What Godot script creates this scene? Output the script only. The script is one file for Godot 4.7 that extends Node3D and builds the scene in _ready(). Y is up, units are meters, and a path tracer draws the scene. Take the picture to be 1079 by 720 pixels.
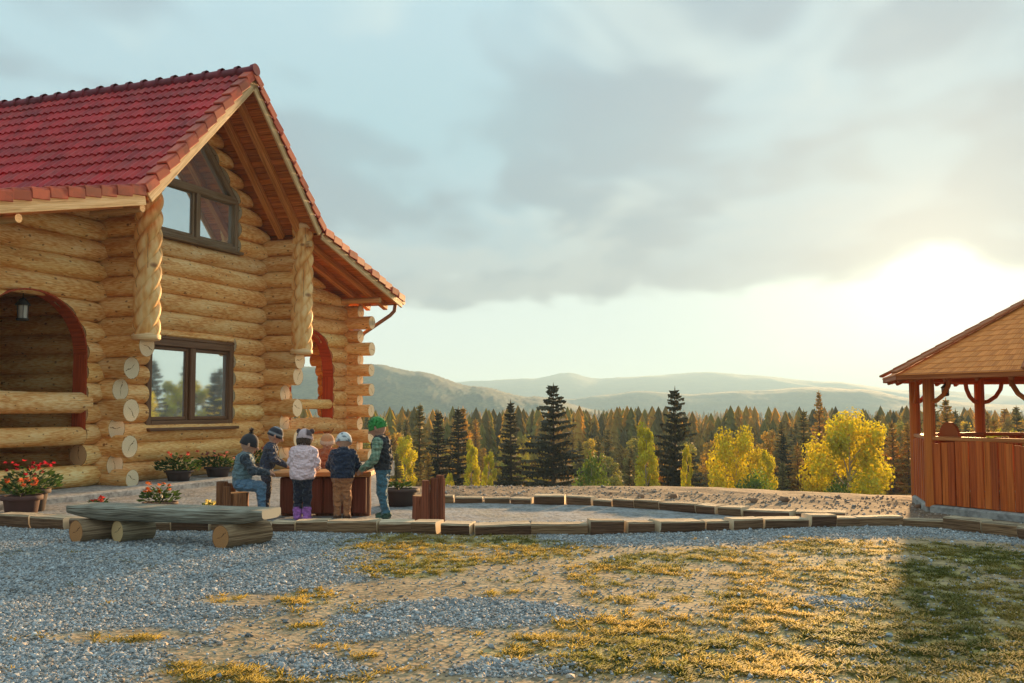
extends Node3D
# Log house with a gazebo above a forested valley at sunset.

const EYE_HEIGHT = 1.5
const PITCH = 0.0672
const SUN_AZIMUTH = 23.3
const SUN_HEIGHT = 7.0
const HOUSE_AT = Vector3(-7.551, 0, -18.2)
const HOUSE_TURN = 69.5
const BASE = 0.1          # top of the house plinth
const PITCH_LOG = 0.37

var rng := RandomNumberGenerator.new()
var noise := FastNoiseLite.new()
var noise2 := FastNoiseLite.new()
var M := {}
var taken := {}


# ------------------------------------------------------------------ mesh builder
class MB:
	var v := PackedVector3Array()
	var n := PackedVector3Array()
	var uv := PackedVector2Array()
	var c := PackedColorArray()
	var ix := PackedInt32Array()
	var col := Color.WHITE

	func vert(p: Vector3, nn: Vector3, t := Vector2.ZERO) -> int:
		v.append(p); n.append(nn); uv.append(t); c.append(col)
		return v.size() - 1

	func tri(i: int, j: int, k: int) -> void:
		var g := (v[k] - v[i]).cross(v[j] - v[i])
		if g.dot(n[i] + n[j] + n[k]) < 0.0:
			ix.append_array(PackedInt32Array([i, k, j]))
		else:
			ix.append_array(PackedInt32Array([i, j, k]))

	func quad(i: int, j: int, k: int, l: int) -> void:
		tri(i, j, k); tri(i, k, l)

	# a flat polygon facing nn
	func poly(ps: Array, nn: Vector3, uvs := []) -> void:
		var first := v.size()
		for q in ps.size():
			vert(ps[q], nn, uvs[q] if uvs.size() else Vector2.ZERO)
		for q in range(1, ps.size() - 1):
			tri(first, first + q, first + q + 1)

	# a box with chamfered edges, grain along its longest side
	func box(xf: Transform3D, size: Vector3, bevel := 0.0) -> void:
		var h := size * 0.5
		var b := minf(bevel, minf(h.x, minf(h.y, h.z)) * 0.8)
		var longest := 0
		if size.y > size[longest]: longest = 1
		if size.z > size[longest]: longest = 2
		var shift := xf.origin.x * 0.37 + xf.origin.y * 0.71 + xf.origin.z * 0.53
		for a in 3:
			var p := (a + 1) % 3
			var q := (a + 2) % 3
			for s: float in [-1.0, 1.0]:
				var ps := []
				var us := []
				for w in [[-1, -1], [1, -1], [1, 1], [-1, 1]]:
					var o := Vector3.ZERO
					o[a] = s * h[a]
					o[p] = w[0] * (h[p] - b)
					o[q] = w[1] * (h[q] - b)
					ps.append(xf * o)
					us.append(Vector2(o[longest] + shift, o[q if p == longest else p] + shift * 0.6 + a * 0.3))
				var nn := Vector3.ZERO
				nn[a] = s
				poly(ps, (xf.basis * nn).normalized(), us)
		if b <= 0.0:
			return
		for a in 3:                       # edges that run along axis a
			var p := (a + 1) % 3
			var q := (a + 2) % 3
			for sp: float in [-1.0, 1.0]:
				for sq: float in [-1.0, 1.0]:
					var ps := []
					var us := []
					for w in [[-1, 0], [1, 0], [1, 1], [-1, 1]]:
						var o := Vector3.ZERO
						o[a] = w[0] * (h[a] - b)
						o[p] = sp * (h[p] - (b if w[1] == 1 else 0.0))
						o[q] = sq * (h[q] - (0.0 if w[1] == 1 else b))
						ps.append(xf * o)
						us.append(Vector2(o[longest] + shift, o[p] + shift * 0.6))
					var nn := Vector3.ZERO
					nn[p] = sp
					nn[q] = sq
					poly(ps, (xf.basis * nn).normalized(), us)
		for sx: float in [-1.0, 1.0]:
			for sy: float in [-1.0, 1.0]:
				for sz: float in [-1.0, 1.0]:
					poly([xf * Vector3(sx * h.x, sy * (h.y - b), sz * (h.z - b)), xf * Vector3(sx * (h.x - b), sy * h.y, sz * (h.z - b)), xf * Vector3(sx * (h.x - b), sy * (h.y - b), sz * h.z)], (xf.basis * Vector3(sx, sy, sz)).normalized())

	# a round bar along points
	func tube(pts: Array, rad: Array, seg := 10, caps := true, vscale := 1.0) -> void:
		var side := Vector3.ZERO
		var rings := []
		var run := 0.0
		for k in pts.size():
			var d: Vector3 = (pts[mini(k + 1, pts.size() - 1)] - pts[maxi(k - 1, 0)]).normalized()
			if side == Vector3.ZERO:
				side = d.cross(Vector3.UP if absf(d.y) < 0.9 else Vector3.RIGHT).normalized()
			side = (side - d * side.dot(d)).normalized()
			var up := d.cross(side)
			if k > 0:
				run += (pts[k] - pts[k - 1]).length()
			var ring := []
			for a in seg + 1:
				var t := TAU * a / seg
				var nn := side * cos(t) + up * sin(t)
				ring.append(vert(pts[k] + nn * rad[k], nn, Vector2(run * vscale, float(a) / seg)))
			rings.append(ring)
		for k in rings.size() - 1:
			for a in seg:
				quad(rings[k][a], rings[k][a + 1], rings[k + 1][a + 1], rings[k + 1][a])
		if caps:
			for e in [0, pts.size() - 1]:
				var d: Vector3 = (pts[1] - pts[0]).normalized() * -1.0 if e == 0 else (pts[e] - pts[e - 1]).normalized()
				var ps := []
				var us := []
				for a in seg:
					ps.append(v[rings[e][a]])
					us.append(Vector2(0.5 + 0.5 * cos(TAU * a / seg), 0.5 + 0.5 * sin(TAU * a / seg)))
				poly(ps, d, us)

	# profile: [radius, height] pairs turned round y
	func lathe(xf: Transform3D, prof: Array, seg := 14, wobble := 0.0) -> void:
		var rings := []
		for k in prof.size():
			var d := Vector2(prof[mini(k + 1, prof.size() - 1)][0] - prof[maxi(k - 1, 0)][0], prof[mini(k + 1, prof.size() - 1)][1] - prof[maxi(k - 1, 0)][1])
			var ring := []
			for a in seg + 1:
				var t := TAU * a / seg
				var r: float = prof[k][0] * (1.0 + wobble * sin(t * 3.0 + k))
				var nn := Vector3(cos(t) * d.y, -d.x, sin(t) * d.y)
				if nn.length() < 1e-6: nn = Vector3.UP
				ring.append(vert(xf * Vector3(cos(t) * r, prof[k][1], sin(t) * r), (xf.basis * nn).normalized(), Vector2(float(a) / seg, prof[k][1])))
			rings.append(ring)
		for k in rings.size() - 1:
			for a in seg:
				quad(rings[k][a], rings[k][a + 1], rings[k + 1][a + 1], rings[k + 1][a])

	func ball(p: Vector3, r: Vector3, seg := 10) -> void:
		var prof := []
		for k in seg / 2 + 1:
			var t := PI * k / (seg / 2) - PI / 2
			prof.append([maxf(cos(t), 0.001), sin(t)])
		lathe(Transform3D(Basis.from_scale(r), p), prof, seg)

	func mesh(into: ArrayMesh = null) -> ArrayMesh:
		var m := into if into else ArrayMesh.new()
		if v.is_empty():
			return m
		var a := []
		a.resize(Mesh.ARRAY_MAX)
		a[Mesh.ARRAY_VERTEX] = v
		a[Mesh.ARRAY_NORMAL] = n
		a[Mesh.ARRAY_TEX_UV] = uv
		a[Mesh.ARRAY_COLOR] = c
		a[Mesh.ARRAY_INDEX] = ix
		m.add_surface_from_arrays(Mesh.PRIMITIVE_TRIANGLES, a)
		return m


# ------------------------------------------------------------------ naming
func numbered(called: String) -> String:
	taken[called] = taken.get(called, -1) + 1
	return called if taken[called] == 0 else "%s_%03d" % [called, taken[called]]

func tag(o: Node, label: String, category := "", group := "", kind := "") -> Node:
	if label: o.set_meta("label", label)
	if category: o.set_meta("category", category)
	if group: o.set_meta("group", group)
	if kind: o.set_meta("kind", kind)
	return o

func thing(called: String, label: String, category: String, at := Vector3.ZERO, turn := 0.0, group := "") -> Node3D:
	var o := Node3D.new()
	o.name = numbered(called)
	add_child(o)
	o.position = at
	o.rotation.y = turn
	tag(o, label, category, group)
	return o

func put(called: String, mesh: Mesh, material, parent: Node = null) -> MeshInstance3D:
	var o := MeshInstance3D.new()
	o.name = called if parent else numbered(called)
	o.mesh = mesh
	if material is Array:
		for k in material.size():
			o.set_surface_override_material(k, material[k])
	else:
		o.material_override = material
	if parent: parent.add_child(o, true)
	else: add_child(o)
	return o

func struct(called: String, mesh: Mesh, material) -> MeshInstance3D:
	var o := put(called, mesh, material)
	o.set_meta("kind", "structure")
	return o

func copy_of(o: Node3D, at: Vector3, turn: float, size := 1.0, label := "") -> Node3D:
	var base := String(o.name)
	var cut := base.rfind("_0")
	if cut < 0: cut = base.rfind("_1")
	if cut > 0 and base.substr(cut + 1).is_valid_int(): base = base.substr(0, cut)
	var r: Node3D = o.duplicate()
	r.name = numbered(base)
	add_child(r)
	r.position = at
	r.rotation.y = turn
	r.scale = Vector3.ONE * size
	if label: r.set_meta("label", label)
	return r

func xf(at: Vector3, deg := Vector3.ZERO) -> Transform3D:
	return Transform3D(Basis.from_euler(Vector3(deg_to_rad(deg.x), deg_to_rad(deg.y), deg_to_rad(deg.z))), at)

# basis with x along a direction and y as near to up as can be
func along(d: Vector3, up := Vector3.UP) -> Basis:
	var x := d.normalized()
	var z := x.cross(up).normalized()
	return Basis(x, z.cross(x), z)

func beam(mb: MB, a: Vector3, b: Vector3, high: float, wide: float, bevel := 0.01, up := Vector3.UP) -> void:
	mb.box(Transform3D(along(b - a, up), (a + b) * 0.5), Vector3((b - a).length(), high, wide), bevel)


# ------------------------------------------------------------------ materials
func mat(c: Color, rough := 0.8, tex: Texture2D = null, scale := Vector3.ONE, vertex := false) -> StandardMaterial3D:
	var m := StandardMaterial3D.new()
	m.albedo_color = c.linear_to_srgb()
	m.roughness = rough
	m.metallic_specular = 0.4
	m.vertex_color_use_as_albedo = vertex
	if tex:
		m.albedo_texture = tex
		m.uv1_scale = scale
	return m

func grey_noise(w: int, h: int, freq: float, seed_: int, octaves := 4) -> Image:
	var f := FastNoiseLite.new()
	f.seed = seed_
	f.frequency = freq
	f.noise_type = FastNoiseLite.TYPE_SIMPLEX_SMOOTH
	f.fractal_octaves = octaves
	return f.get_seamless_image(w, h)

# two noises, a fine one and a coarse one, between three colours (linear)
func blend_tex(w: int, h: int, f1: float, f2: float, seed_: int, dark: Color, mid: Color, light: Color, spots := 0, spot_col := Color.BLACK, spot := Vector2(4, 24), streaks := 0) -> ImageTexture:
	var a := grey_noise(w, h, f1, seed_, 4)
	var b := grey_noise(w, h, f2, seed_ + 7, 3)
	var im := Image.create(w, h, false, Image.FORMAT_RGB8)
	var r := RandomNumberGenerator.new()
	r.seed = seed_
	var cs := []
	for k in spots:
		cs.append(Vector3(r.randf() * w, r.randf() * h, r.randf_range(0.5, 1.2)))
	for y in h:
		for x in w:
			var t := clampf((a.get_pixel(x, y).r - 0.5) * 1.5 + (b.get_pixel(x, y).r - 0.5) * 1.1 + 0.5, 0.0, 1.0)
			var q := dark.lerp(mid, t * 2.0) if t < 0.5 else mid.lerp(light, t * 2.0 - 1.0)
			im.set_pixel(x, y, q.linear_to_srgb())
	for k in streaks:                           # drying cracks along the grain
		var sy := r.randi() % h
		var sx := r.randi() % w
		for q in r.randi_range(12, 60):
			if q % 9 == 0: sy = posmod(sy + r.randi_range(-1, 1), h)
			for e in 2:
				var px := (sx + q) % w
				im.set_pixel(px, (sy + e) % h, im.get_pixel(px, (sy + e) % h).lerp(spot_col.linear_to_srgb(), 0.6))
	for s in cs:
		for dy in range(-int(spot.y * s.z), int(spot.y * s.z) + 1):
			for dx in range(-int(spot.x * s.z), int(spot.x * s.z) + 1):
				var e := Vector2(dx / (spot.x * s.z + 0.01), dy / (spot.y * s.z + 0.01)).length()
				if e < 1.0:
					var px := posmod(int(s.x) + dx, w)
					var py := posmod(int(s.y) + dy, h)
					im.set_pixel(px, py, im.get_pixel(px, py).lerp(spot_col.linear_to_srgb(), (1.0 - e * e) * 0.8))
	return ImageTexture.create_from_image(im)

func ring_tex() -> ImageTexture:
	var w := 192
	var im := Image.create(w, w, false, Image.FORMAT_RGB8)
	for y in w:
		for x in w:
			var p := Vector2(x - w * 0.5, y - w * 0.5) / (w * 0.5)
			var wob := noise.get_noise_2d(x * 1.2, y * 1.2)
			var r := p.length() + wob * 0.06
			var ring := 0.5 + 0.5 * sin(r * 62.0)
			var q := Color(0.84, 0.70, 0.47).lerp(Color(0.58, 0.39, 0.19), ring * 0.55 + clampf(0.25 - r, 0, 1) * 0.8)
			var ang := p.angle()
			if absf(wrapf(ang - 0.9 - wob * 0.3, -PI, PI)) < 0.03 / maxf(r, 0.1) and r < 0.8: q = Color(0.16, 0.09, 0.04)
			if absf(wrapf(ang + 1.8 - wob * 0.4, -PI, PI)) < 0.02 / maxf(r, 0.1) and r < 0.55: q = Color(0.18, 0.1, 0.05)
			if r > 0.95: q = Color(0.33, 0.19, 0.08)
			q = q * (0.9 + 0.25 * noise2.get_noise_2d(x * 3.0, y * 3.0))
			q.a = 1.0
			im.set_pixel(x, y, q.linear_to_srgb())
	return ImageTexture.create_from_image(im)

func make_materials() -> void:
	var grain := blend_tex(192, 768, 0.05, 0.006, 11, Color(0.68, 0.32, 0.095), Color(0.85, 0.54, 0.235), Color(0.93, 0.72, 0.42), 26, Color(0.2, 0.08, 0.03), Vector2(3, 16), 26)
	var rough_bump := ImageTexture.create_from_image(grey_noise(192, 768, 0.05, 31))
	M.log = mat(Color.WHITE, 0.62, grain, Vector3(0.5, 1, 1), true)
	M.log.heightmap_enabled = true
	M.log.heightmap_texture = rough_bump
	M.log.heightmap_scale = 0.4
	M.log_end = mat(Color.WHITE, 0.8, ring_tex(), Vector3.ONE, true)
	var board := blend_tex(96, 512, 0.03, 0.01, 23, Color(0.62, 0.42, 0.22), Color(0.82, 0.62, 0.38), Color(0.95, 0.8, 0.58), 4, Color(0.3, 0.15, 0.06), Vector2(2, 6))
	M.board = mat(Color.WHITE, 0.6, board, Vector3(0.4, 3, 1), true)
	M.board.heightmap_enabled = true
	M.board.heightmap_texture = ImageTexture.create_from_image(grey_noise(96, 512, 0.06, 37))
	M.board.heightmap_scale = 0.4
	var old := blend_tex(96, 512, 0.05, 0.012, 41, Color(0.3, 0.25, 0.2), Color(0.62, 0.55, 0.46), Color(0.95, 0.9, 0.8), 6, Color(0.1, 0.07, 0.05), Vector2(2, 8))
	M.old = mat(Color.WHITE, 0.85, old, Vector3(0.5, 2.5, 1), true)
	M.old.heightmap_enabled = true
	M.old.heightmap_texture = M.board.heightmap_texture
	M.old.heightmap_scale = 1.2
	var clay := blend_tex(256, 256, 0.02, 0.006, 51, Color(0.55, 0.57, 0.58), Color(0.9, 0.9, 0.9), Color(1.0, 1.0, 1.0))
	M.tile = mat(Color.WHITE, 0.55, clay, Vector3.ONE * 0.6, true)
	M.tile.uv1_triplanar = true
	M.tile.uv1_world_triplanar = true
	M.plain = mat(Color.WHITE, 0.8, null, Vector3.ONE, true)
	M.gloss = mat(Color.WHITE, 0.3, null, Vector3.ONE, true)
	M.frame = mat(Color(0.19, 0.105, 0.065), 0.45, board, Vector3(0.4, 3, 1))
	M.glass = mat(Color(0.78, 0.84, 0.84), 0.03)
	M.glass.metallic = 0.85
	M.metal = mat(Color(0.3, 0.14, 0.07), 0.4)
	M.metal.metallic = 0.4
	var conc := blend_tex(256, 256, 0.05, 0.012, 61, Color(0.2, 0.19, 0.18), Color(0.33, 0.32, 0.3), Color(0.46, 0.44, 0.41), 60, Color(0.12, 0.12, 0.11), Vector2(2, 2))
	M.concrete = mat(Color.WHITE, 0.9, conc, Vector3.ONE * 0.8)
	M.concrete.uv1_triplanar = true
	M.concrete.uv1_world_triplanar = true
	var soil := blend_tex(512, 512, 0.06, 0.012, 71, Color(0.45, 0.43, 0.4), Color(0.85, 0.83, 0.8), Color(1.0, 1.0, 1.0), 500, Color(0.3, 0.27, 0.24), Vector2(3, 3))
	M.ground = mat(Color.WHITE, 0.95, soil, Vector3.ONE * 0.45, true)
	M.ground.uv1_triplanar = true
	M.ground.uv1_world_triplanar = true
	M.ground.heightmap_enabled = true
	M.ground.heightmap_texture = ImageTexture.create_from_image(grey_noise(512, 512, 0.05, 73))
	M.ground.heightmap_scale = 0.9
	M.stone = mat(Color.WHITE, 0.85, null, Vector3.ONE, true)
	M.grass = mat(Color.WHITE, 0.7, null, Vector3.ONE, true)
	M.grass.backlight_enabled = true
	M.grass.backlight = Color(0.8, 0.8, 0.6)
	M.leaf = mat(Color.WHITE, 0.6, null, Vector3.ONE, true)
	M.leaf.backlight_enabled = true
	M.leaf.backlight = Color(0.95, 0.95, 0.7)
	M.needle = mat(Color.WHITE, 0.75, null, Vector3.ONE, true)
	M.needle.backlight_enabled = true
	M.needle.backlight = Color(0.9, 0.85, 0.6)
	M.bark = mat(Color(0.16, 0.11, 0.08), 0.9, old, Vector3(0.5, 2, 1))
	M.birch_bark = mat(Color(0.6, 0.56, 0.5), 0.8, old, Vector3(2, 1, 1))
	var cloth := blend_tex(128, 128, 0.09, 0.02, 81, Color(0.75, 0.75, 0.75), Color(0.92, 0.92, 0.92), Color(1, 1, 1))
	M.cloth = mat(Color.WHITE, 0.9, cloth, Vector3.ONE * 4.0, true)
	M.cloth.uv1_triplanar = true
	M.cloth.rim_enabled = true
	M.cloth.rim = 0.3
	var wood_hill := blend_tex(512, 512, 0.09, 0.01, 91, Color(0.018, 0.03, 0.018), Color(0.045, 0.065, 0.035), Color(0.1, 0.11, 0.05))
	M.hill = mat(Color.WHITE, 0.95, wood_hill, Vector3.ONE * 0.004)
	M.hill.uv1_triplanar = true
	M.hill.uv1_world_triplanar = true
	M.shingle = mat(Color.WHITE, 0.75, board, Vector3(0.6, 2.5, 1), true)


# ------------------------------------------------------------------ sky
var sky_f := FastNoiseLite.new()
var sky_g := FastNoiseLite.new()
var sun_dir := Vector3.ZERO

# colour of the evening sky (linear) in a direction: a broken cloud deck over a clear strip along the horizon
func sky_color(az: float, el: float) -> Color:
	var d := Vector3(sin(az) * cos(el), sin(el), -cos(az) * cos(el))
	var k := 1.0 / (maxf(d.y, 0.0) + 0.2)
	var p := Vector2(d.x * k, d.z * k * 0.8)
	p += Vector2(sky_g.get_noise_2d(p.x * 0.4, p.y * 0.4), sky_g.get_noise_2d(p.x * 0.4 + 30.0, p.y * 0.4)) * 0.14
	var a := sky_f.get_noise_2d(p.x, p.y)
	var b := sky_g.get_noise_2d(p.x * 1.3 + 8.0, p.y * 1.3)
	var c := sky_f.get_noise_2d(p.x * 0.55 + 9.0, p.y * 0.55 + 4.0)
	var deg := rad_to_deg(el)
	var off := absf(wrapf(rad_to_deg(az) - SUN_AZIMUTH, -180.0, 180.0))
	var near_sun := clampf(1.0 - off / 10.0, 0.0, 1.0)
	# the deck's underside ends in a ragged edge a few degrees above the horizon
	var edge := 6.4 + 1.7 * a + 1.1 * b + 1.5 * near_sun * near_sun
	var cover := smoothstep(edge - 0.25, edge + 0.7 + 1.4 * near_sun, deg)
	var t := clampf(0.5 + a * 1.0 + b * 0.45, 0.0, 1.0)
	var deck := Color(0.25, 0.325, 0.36).lerp(Color(0.31, 0.43, 0.47), smoothstep(0.25, 0.75, t))
	deck = deck.lerp(Color(0.47, 0.53, 0.50), smoothstep(0.0, 0.55, c * 1.2 + 0.55 * b + 0.15 * a) * 0.5)
	deck = deck.lerp(Color(0.26, 0.42, 0.46), smoothstep(0.1, 0.6, -c) * 0.5)
	deck = deck.lerp(Color(0.33, 0.355, 0.36), clampf(1.0 - (deg - edge) / 5.0, 0.0, 1.0) * 0.6)
	deck *= 0.86 * (1.0 + 0.9 * sin(el)) / 1.17     # brighter overhead as under overcast, raised to light the facade and yard
	var q := Color(0.45, 0.52, 0.49).lerp(deck, cover)
	# the sun's own glow
	var ang := rad_to_deg(acos(clampf(d.dot(sun_dir), -1.0, 1.0)))
	q = q.lerp(Color(0.62, 0.53, 0.44), exp(-ang * ang / 200.0) * 0.4 * cover)
	q += (Color(0.27, 0.21, 0.105) * exp(-ang * ang / 120.0) + Color(0.26, 0.22, 0.13) * exp(-ang * ang / 22.0)) * (1.0 - 0.65 * cover)
	q.a = 1.0
	return q

func sky_image() -> Image:
	var w := 3072
	var h := 1536
	var im := Image.create(w, h, false, Image.FORMAT_RGBF)
	im.fill(Color(0.36, 0.38, 0.35))
	sky_f.seed = 5
	sky_f.frequency = 0.9
	sky_f.fractal_octaves = 4
	sky_f.fractal_gain = 0.52
	sky_g.seed = 17
	sky_g.frequency = 2.2
	sky_g.fractal_octaves = 3
	var up := deg_to_rad(SUN_HEIGHT)
	var turn := deg_to_rad(SUN_AZIMUTH)
	sun_dir = Vector3(sin(turn) * cos(up), sin(up), -cos(turn) * cos(up))
	var y := 0
	while y < h / 2 + 4:
		var low := y >= h / 2 - 300
		var x := 0
		while x < w:
			var step := 1 if low and (x < 360 or x >= w - 360) else 4
			if step == 4 and y % 4:
				x += 4
				continue
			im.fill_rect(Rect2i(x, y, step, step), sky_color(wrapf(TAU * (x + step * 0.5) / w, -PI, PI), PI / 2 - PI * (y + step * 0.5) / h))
			x += step
		y += 1
	return im

func make_view() -> void:
	var cam := Camera3D.new()
	cam.name = "camera"
	cam.fov = 2.0 * rad_to_deg(atan(360.0 / 1040.0))
	cam.near = 0.1
	cam.far = 20000.0
	add_child(cam)
	cam.position = Vector3(0, EYE_HEIGHT, 0)
	cam.rotation.x = PITCH
	cam.current = true
	var e := Environment.new()
	e.background_mode = Environment.BG_SKY
	var s := Sky.new()
	var p := PanoramaSkyMaterial.new()
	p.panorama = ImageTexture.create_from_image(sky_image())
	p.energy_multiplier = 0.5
	s.sky_material = p
	e.sky = s
	e.tonemap_mode = Environment.TONE_MAPPER_LINEAR
	e.tonemap_exposure = 3.4
	e.volumetric_fog_enabled = true          # thin evening haze that scatters the low sun forwards
	e.volumetric_fog_density = 0.00046
	e.volumetric_fog_albedo = Color(0.72, 0.88, 1.0)
	e.volumetric_fog_anisotropy = 0.22
	e.sdfgi_enabled = true
	e.ssao_enabled = true
	e.ssil_enabled = true
	var we := WorldEnvironment.new()
	we.name = "world_environment"
	we.environment = e
	add_child(we)
	var sun := DirectionalLight3D.new()
	sun.name = "sun"
	sun.light_energy = 1.35
	sun.light_angular_distance = 2.2
	sun.light_color = Color(1.0, 0.80, 0.55)
	sun.shadow_enabled = true
	add_child(sun)
	sun.rotation_degrees = Vector3(-SUN_HEIGHT, 180.0 - SUN_AZIMUTH, 0)


func _ready() -> void:
	rng.seed = 20
	noise.seed = 3
	noise.frequency = 0.02
	noise2.seed = 8
	noise2.frequency = 0.05
	make_view()
	make_materials()
	make_ground()
	make_hills()
	make_house()
	make_gazebo()
	make_forest()
	make_edging()
	make_furniture()
	make_pots()
	make_people()
	make_ground_cover()


# ------------------------------------------------------------------ ground
# patches of the yard as [x, z, half width, half depth]
const GRASS = [[-0.95, -11.14, 1.38, 0.7], [0.21, -10.76, 0.82, 0.66], [-0.65, -9.9, 0.85, 0.55], [-1.65, -8.02, 0.2, 0.4], [1.33, -9.32, 0.44, 0.38], [2.1, -10.02, 1.14, 0.57], [3.46, -10.69, 0.61, 0.79], [3.15, -9.21, 1.31, 0.75], [4.7, -9.9, 0.56, 1.37], [0.35, -6.13, 0.58, 0.47], [1.39, -6.13, 0.87, 0.56], [2.57, -6.63, 0.88, 1.36], [-3.13, -6.5, 0.21, 0.21], [-2.55, -6.52, 0.27, 0.21], [-1.48, -5.64, 0.37, 0.18], [3.3, -7.56, 0.57, 1.8], [2.01, -7.56, 0.43, 0.39], [-1.06, -9.32, 0.53, 0.38], [0.66, -6.91, 0.39, 0.3], [-1.86, -5.8, 0.22, 0.17]]
const GRAVEL = [[-0.28, -7.39, 0.8, 0.48], [2.48, -7.71, 0.33, 0.26], [0.03, -5.86, 0.39, 0.25], [-1.04, -6.91, 0.39, 0.42], [-2.65, -9.32, 1.41, 1.68], [-3.67, -8.81, 1.17, 2.04], [-2.67, -5.9, 0.61, 0.35], [-1.17, -5.9, 0.33, 0.3]]
const DIRT = [[-2.63, -6.63, 0.44, 0.22], [-2.15, -7.86, 0.33, 0.27], [-1.57, -6.91, 0.39, 0.27], [0.25, -8.81, 1.0, 0.49], [0.91, -8.71, 0.5, 0.43], [-0.69, -6.13, 0.52, 0.28], [2.09, -6.91, 0.78, 0.6]]
const NEAR_ROW = [Vector2(-7.9, -13.5), Vector2(-7.2, -13.05), Vector2(-6.49, -12.74), Vector2(-5.43, -12.4), Vector2(-4.45, -12.25), Vector2(-3.64, -12.2), Vector2(-2.91, -12.2), Vector2(-2.21, -12.16), Vector2(-1.6, -12.1), Vector2(-1.17, -12.1), Vector2(-0.45, -11.92), Vector2(0.23, -11.97), Vector2(0.92, -11.97), Vector2(1.73, -12.06), Vector2(2.35, -12.28), Vector2(3.11, -12.48), Vector2(3.73, -12.62), Vector2(4.41, -12.78), Vector2(5.02, -12.74), Vector2(5.45, -12.4), Vector2(5.72, -11.95), Vector2(5.95, -11.5), Vector2(6.15, -10.98)]
const FAR_ROW = [Vector2(-1.8, -15.8), Vector2(-0.89, -15.77), Vector2(0.01, -15.74), Vector2(0.9, -15.6), Vector2(1.6, -15.2), Vector2(2.26, -14.75), Vector2(2.72, -14.3), Vector2(3.27, -13.85), Vector2(3.86, -13.5), Vector2(4.5, -13.25)]

func blob(list: Array, x: float, z: float) -> float:
	var best := 0.0
	for e in list:
		var q := Vector2((x - e[0]) / e[2], (z - e[1]) / e[3]).length()
		if q < 1.7:
			best = maxf(best, 1.0 - smoothstep(0.45, 1.5, q))
	return best

func row_z(x: float) -> float:
	for k in NEAR_ROW.size() - 1:
		var a: Vector2 = NEAR_ROW[k]
		var b: Vector2 = NEAR_ROW[k + 1]
		if x >= a.x and x < b.x:
			return lerpf(a.y, b.y, (x - a.x) / (b.x - a.x))
	return -13.5 if x < 0 else -10.9

func far_z(x: float) -> float:
	if x < -1.8: return -99.0
	for k in FAR_ROW.size() - 1:
		var a: Vector2 = FAR_ROW[k]
		var b: Vector2 = FAR_ROW[k + 1]
		if x >= a.x and x < b.x:
			return lerpf(a.y, b.y, (x - a.x) / (b.x - a.x))
	return -13.0

# how much grass, gravel (the rest is bare earth) grows or lies at a spot
func cover_at(x: float, z: float) -> Vector2:
	var rough := noise2.get_noise_2d(x * 9.0, z * 9.0)
	var fine := noise.get_noise_2d(x * 90.0 + 40.0, z * 90.0)
	var mix := rough * 0.5 + fine * 0.45
	var edge := row_z(x)
	var gravel := 0.0
	if z < edge:
		gravel = 1.0 if z > far_z(x) else 0.12
	else:
		gravel = 1.0 - smoothstep(0.6, 1.7, z - edge) if x > 0.3 else 0.0
		gravel = maxf(gravel, smoothstep(-0.7, -2.4, x + (z + 12.0) * 0.10))
		gravel = maxf(gravel, blob(GRAVEL, x, z) * 0.95)
		gravel = maxf(0.0, gravel - 0.9 * blob(DIRT, x, z))
	var grass := blob(GRASS, x, z) if z > edge + 0.1 else 0.0
	if z > edge + 1.5 and x > 0.5: grass = maxf(grass, 0.36)
	grass = clampf((grass * 0.85 + mix * 1.3 - 0.2) * 1.3, 0.0, 1.0)
	gravel = clampf((gravel + mix * 0.6 - 0.22) * 1.8, 0.0, 1.0) * (1.0 - grass * 0.75)
	return Vector2(grass, gravel)

func land(x: float, z: float) -> float:
	var d := -z
	var h := 0.012 * noise2.get_noise_2d(x * 14.0, z * 14.0) + 0.012 * noise.get_noise_2d(x * 60.0, z * 60.0)
	# past the path the ground heaps up a little, then falls away to the valley
	var lip := lerpf(19.0, 33.0, smoothstep(-2.0, -5.5, x))
	if x > 3.0: lip = lerpf(19.0, 17.0, smoothstep(3.0, 7.0, x))
	if d > 15.0 and x > -2.2:
		var k := exp(-pow((d - lip + 1.4) / 1.1, 2.0)) * smoothstep(-2.2, -1.0, x)
		h += k * (0.02 + 0.04 * noise2.get_noise_2d(x * 8.0, z * 8.0) + 0.05 * noise2.get_noise_2d(x * 30.0, z * 30.0))
	if d > lip:
		h += -8.0 * smoothstep(lip, lip + 27.0, d) - 7.0 * smoothstep(60.0, 220.0, d) - 0.5 * smoothstep(lip, lip + 3.0, d)
		if d > 60.0:
			h += 2.5 * noise2.get_noise_2d(x * 0.25, z * 0.25) * smoothstep(60.0, 150.0, d)
	return h

func steps(stops: Array) -> PackedFloat32Array:
	var out := PackedFloat32Array()
	for k in stops.size() - 1:
		var a: float = stops[k][0]
		var b: float = stops[k + 1][0]
		var s: float = stops[k][1]
		var q := maxi(1, int(round((b - a) / s)))
		for i in q:
			out.append(a + (b - a) * i / q)
	out.append(stops[-1][0])
	return out

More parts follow.
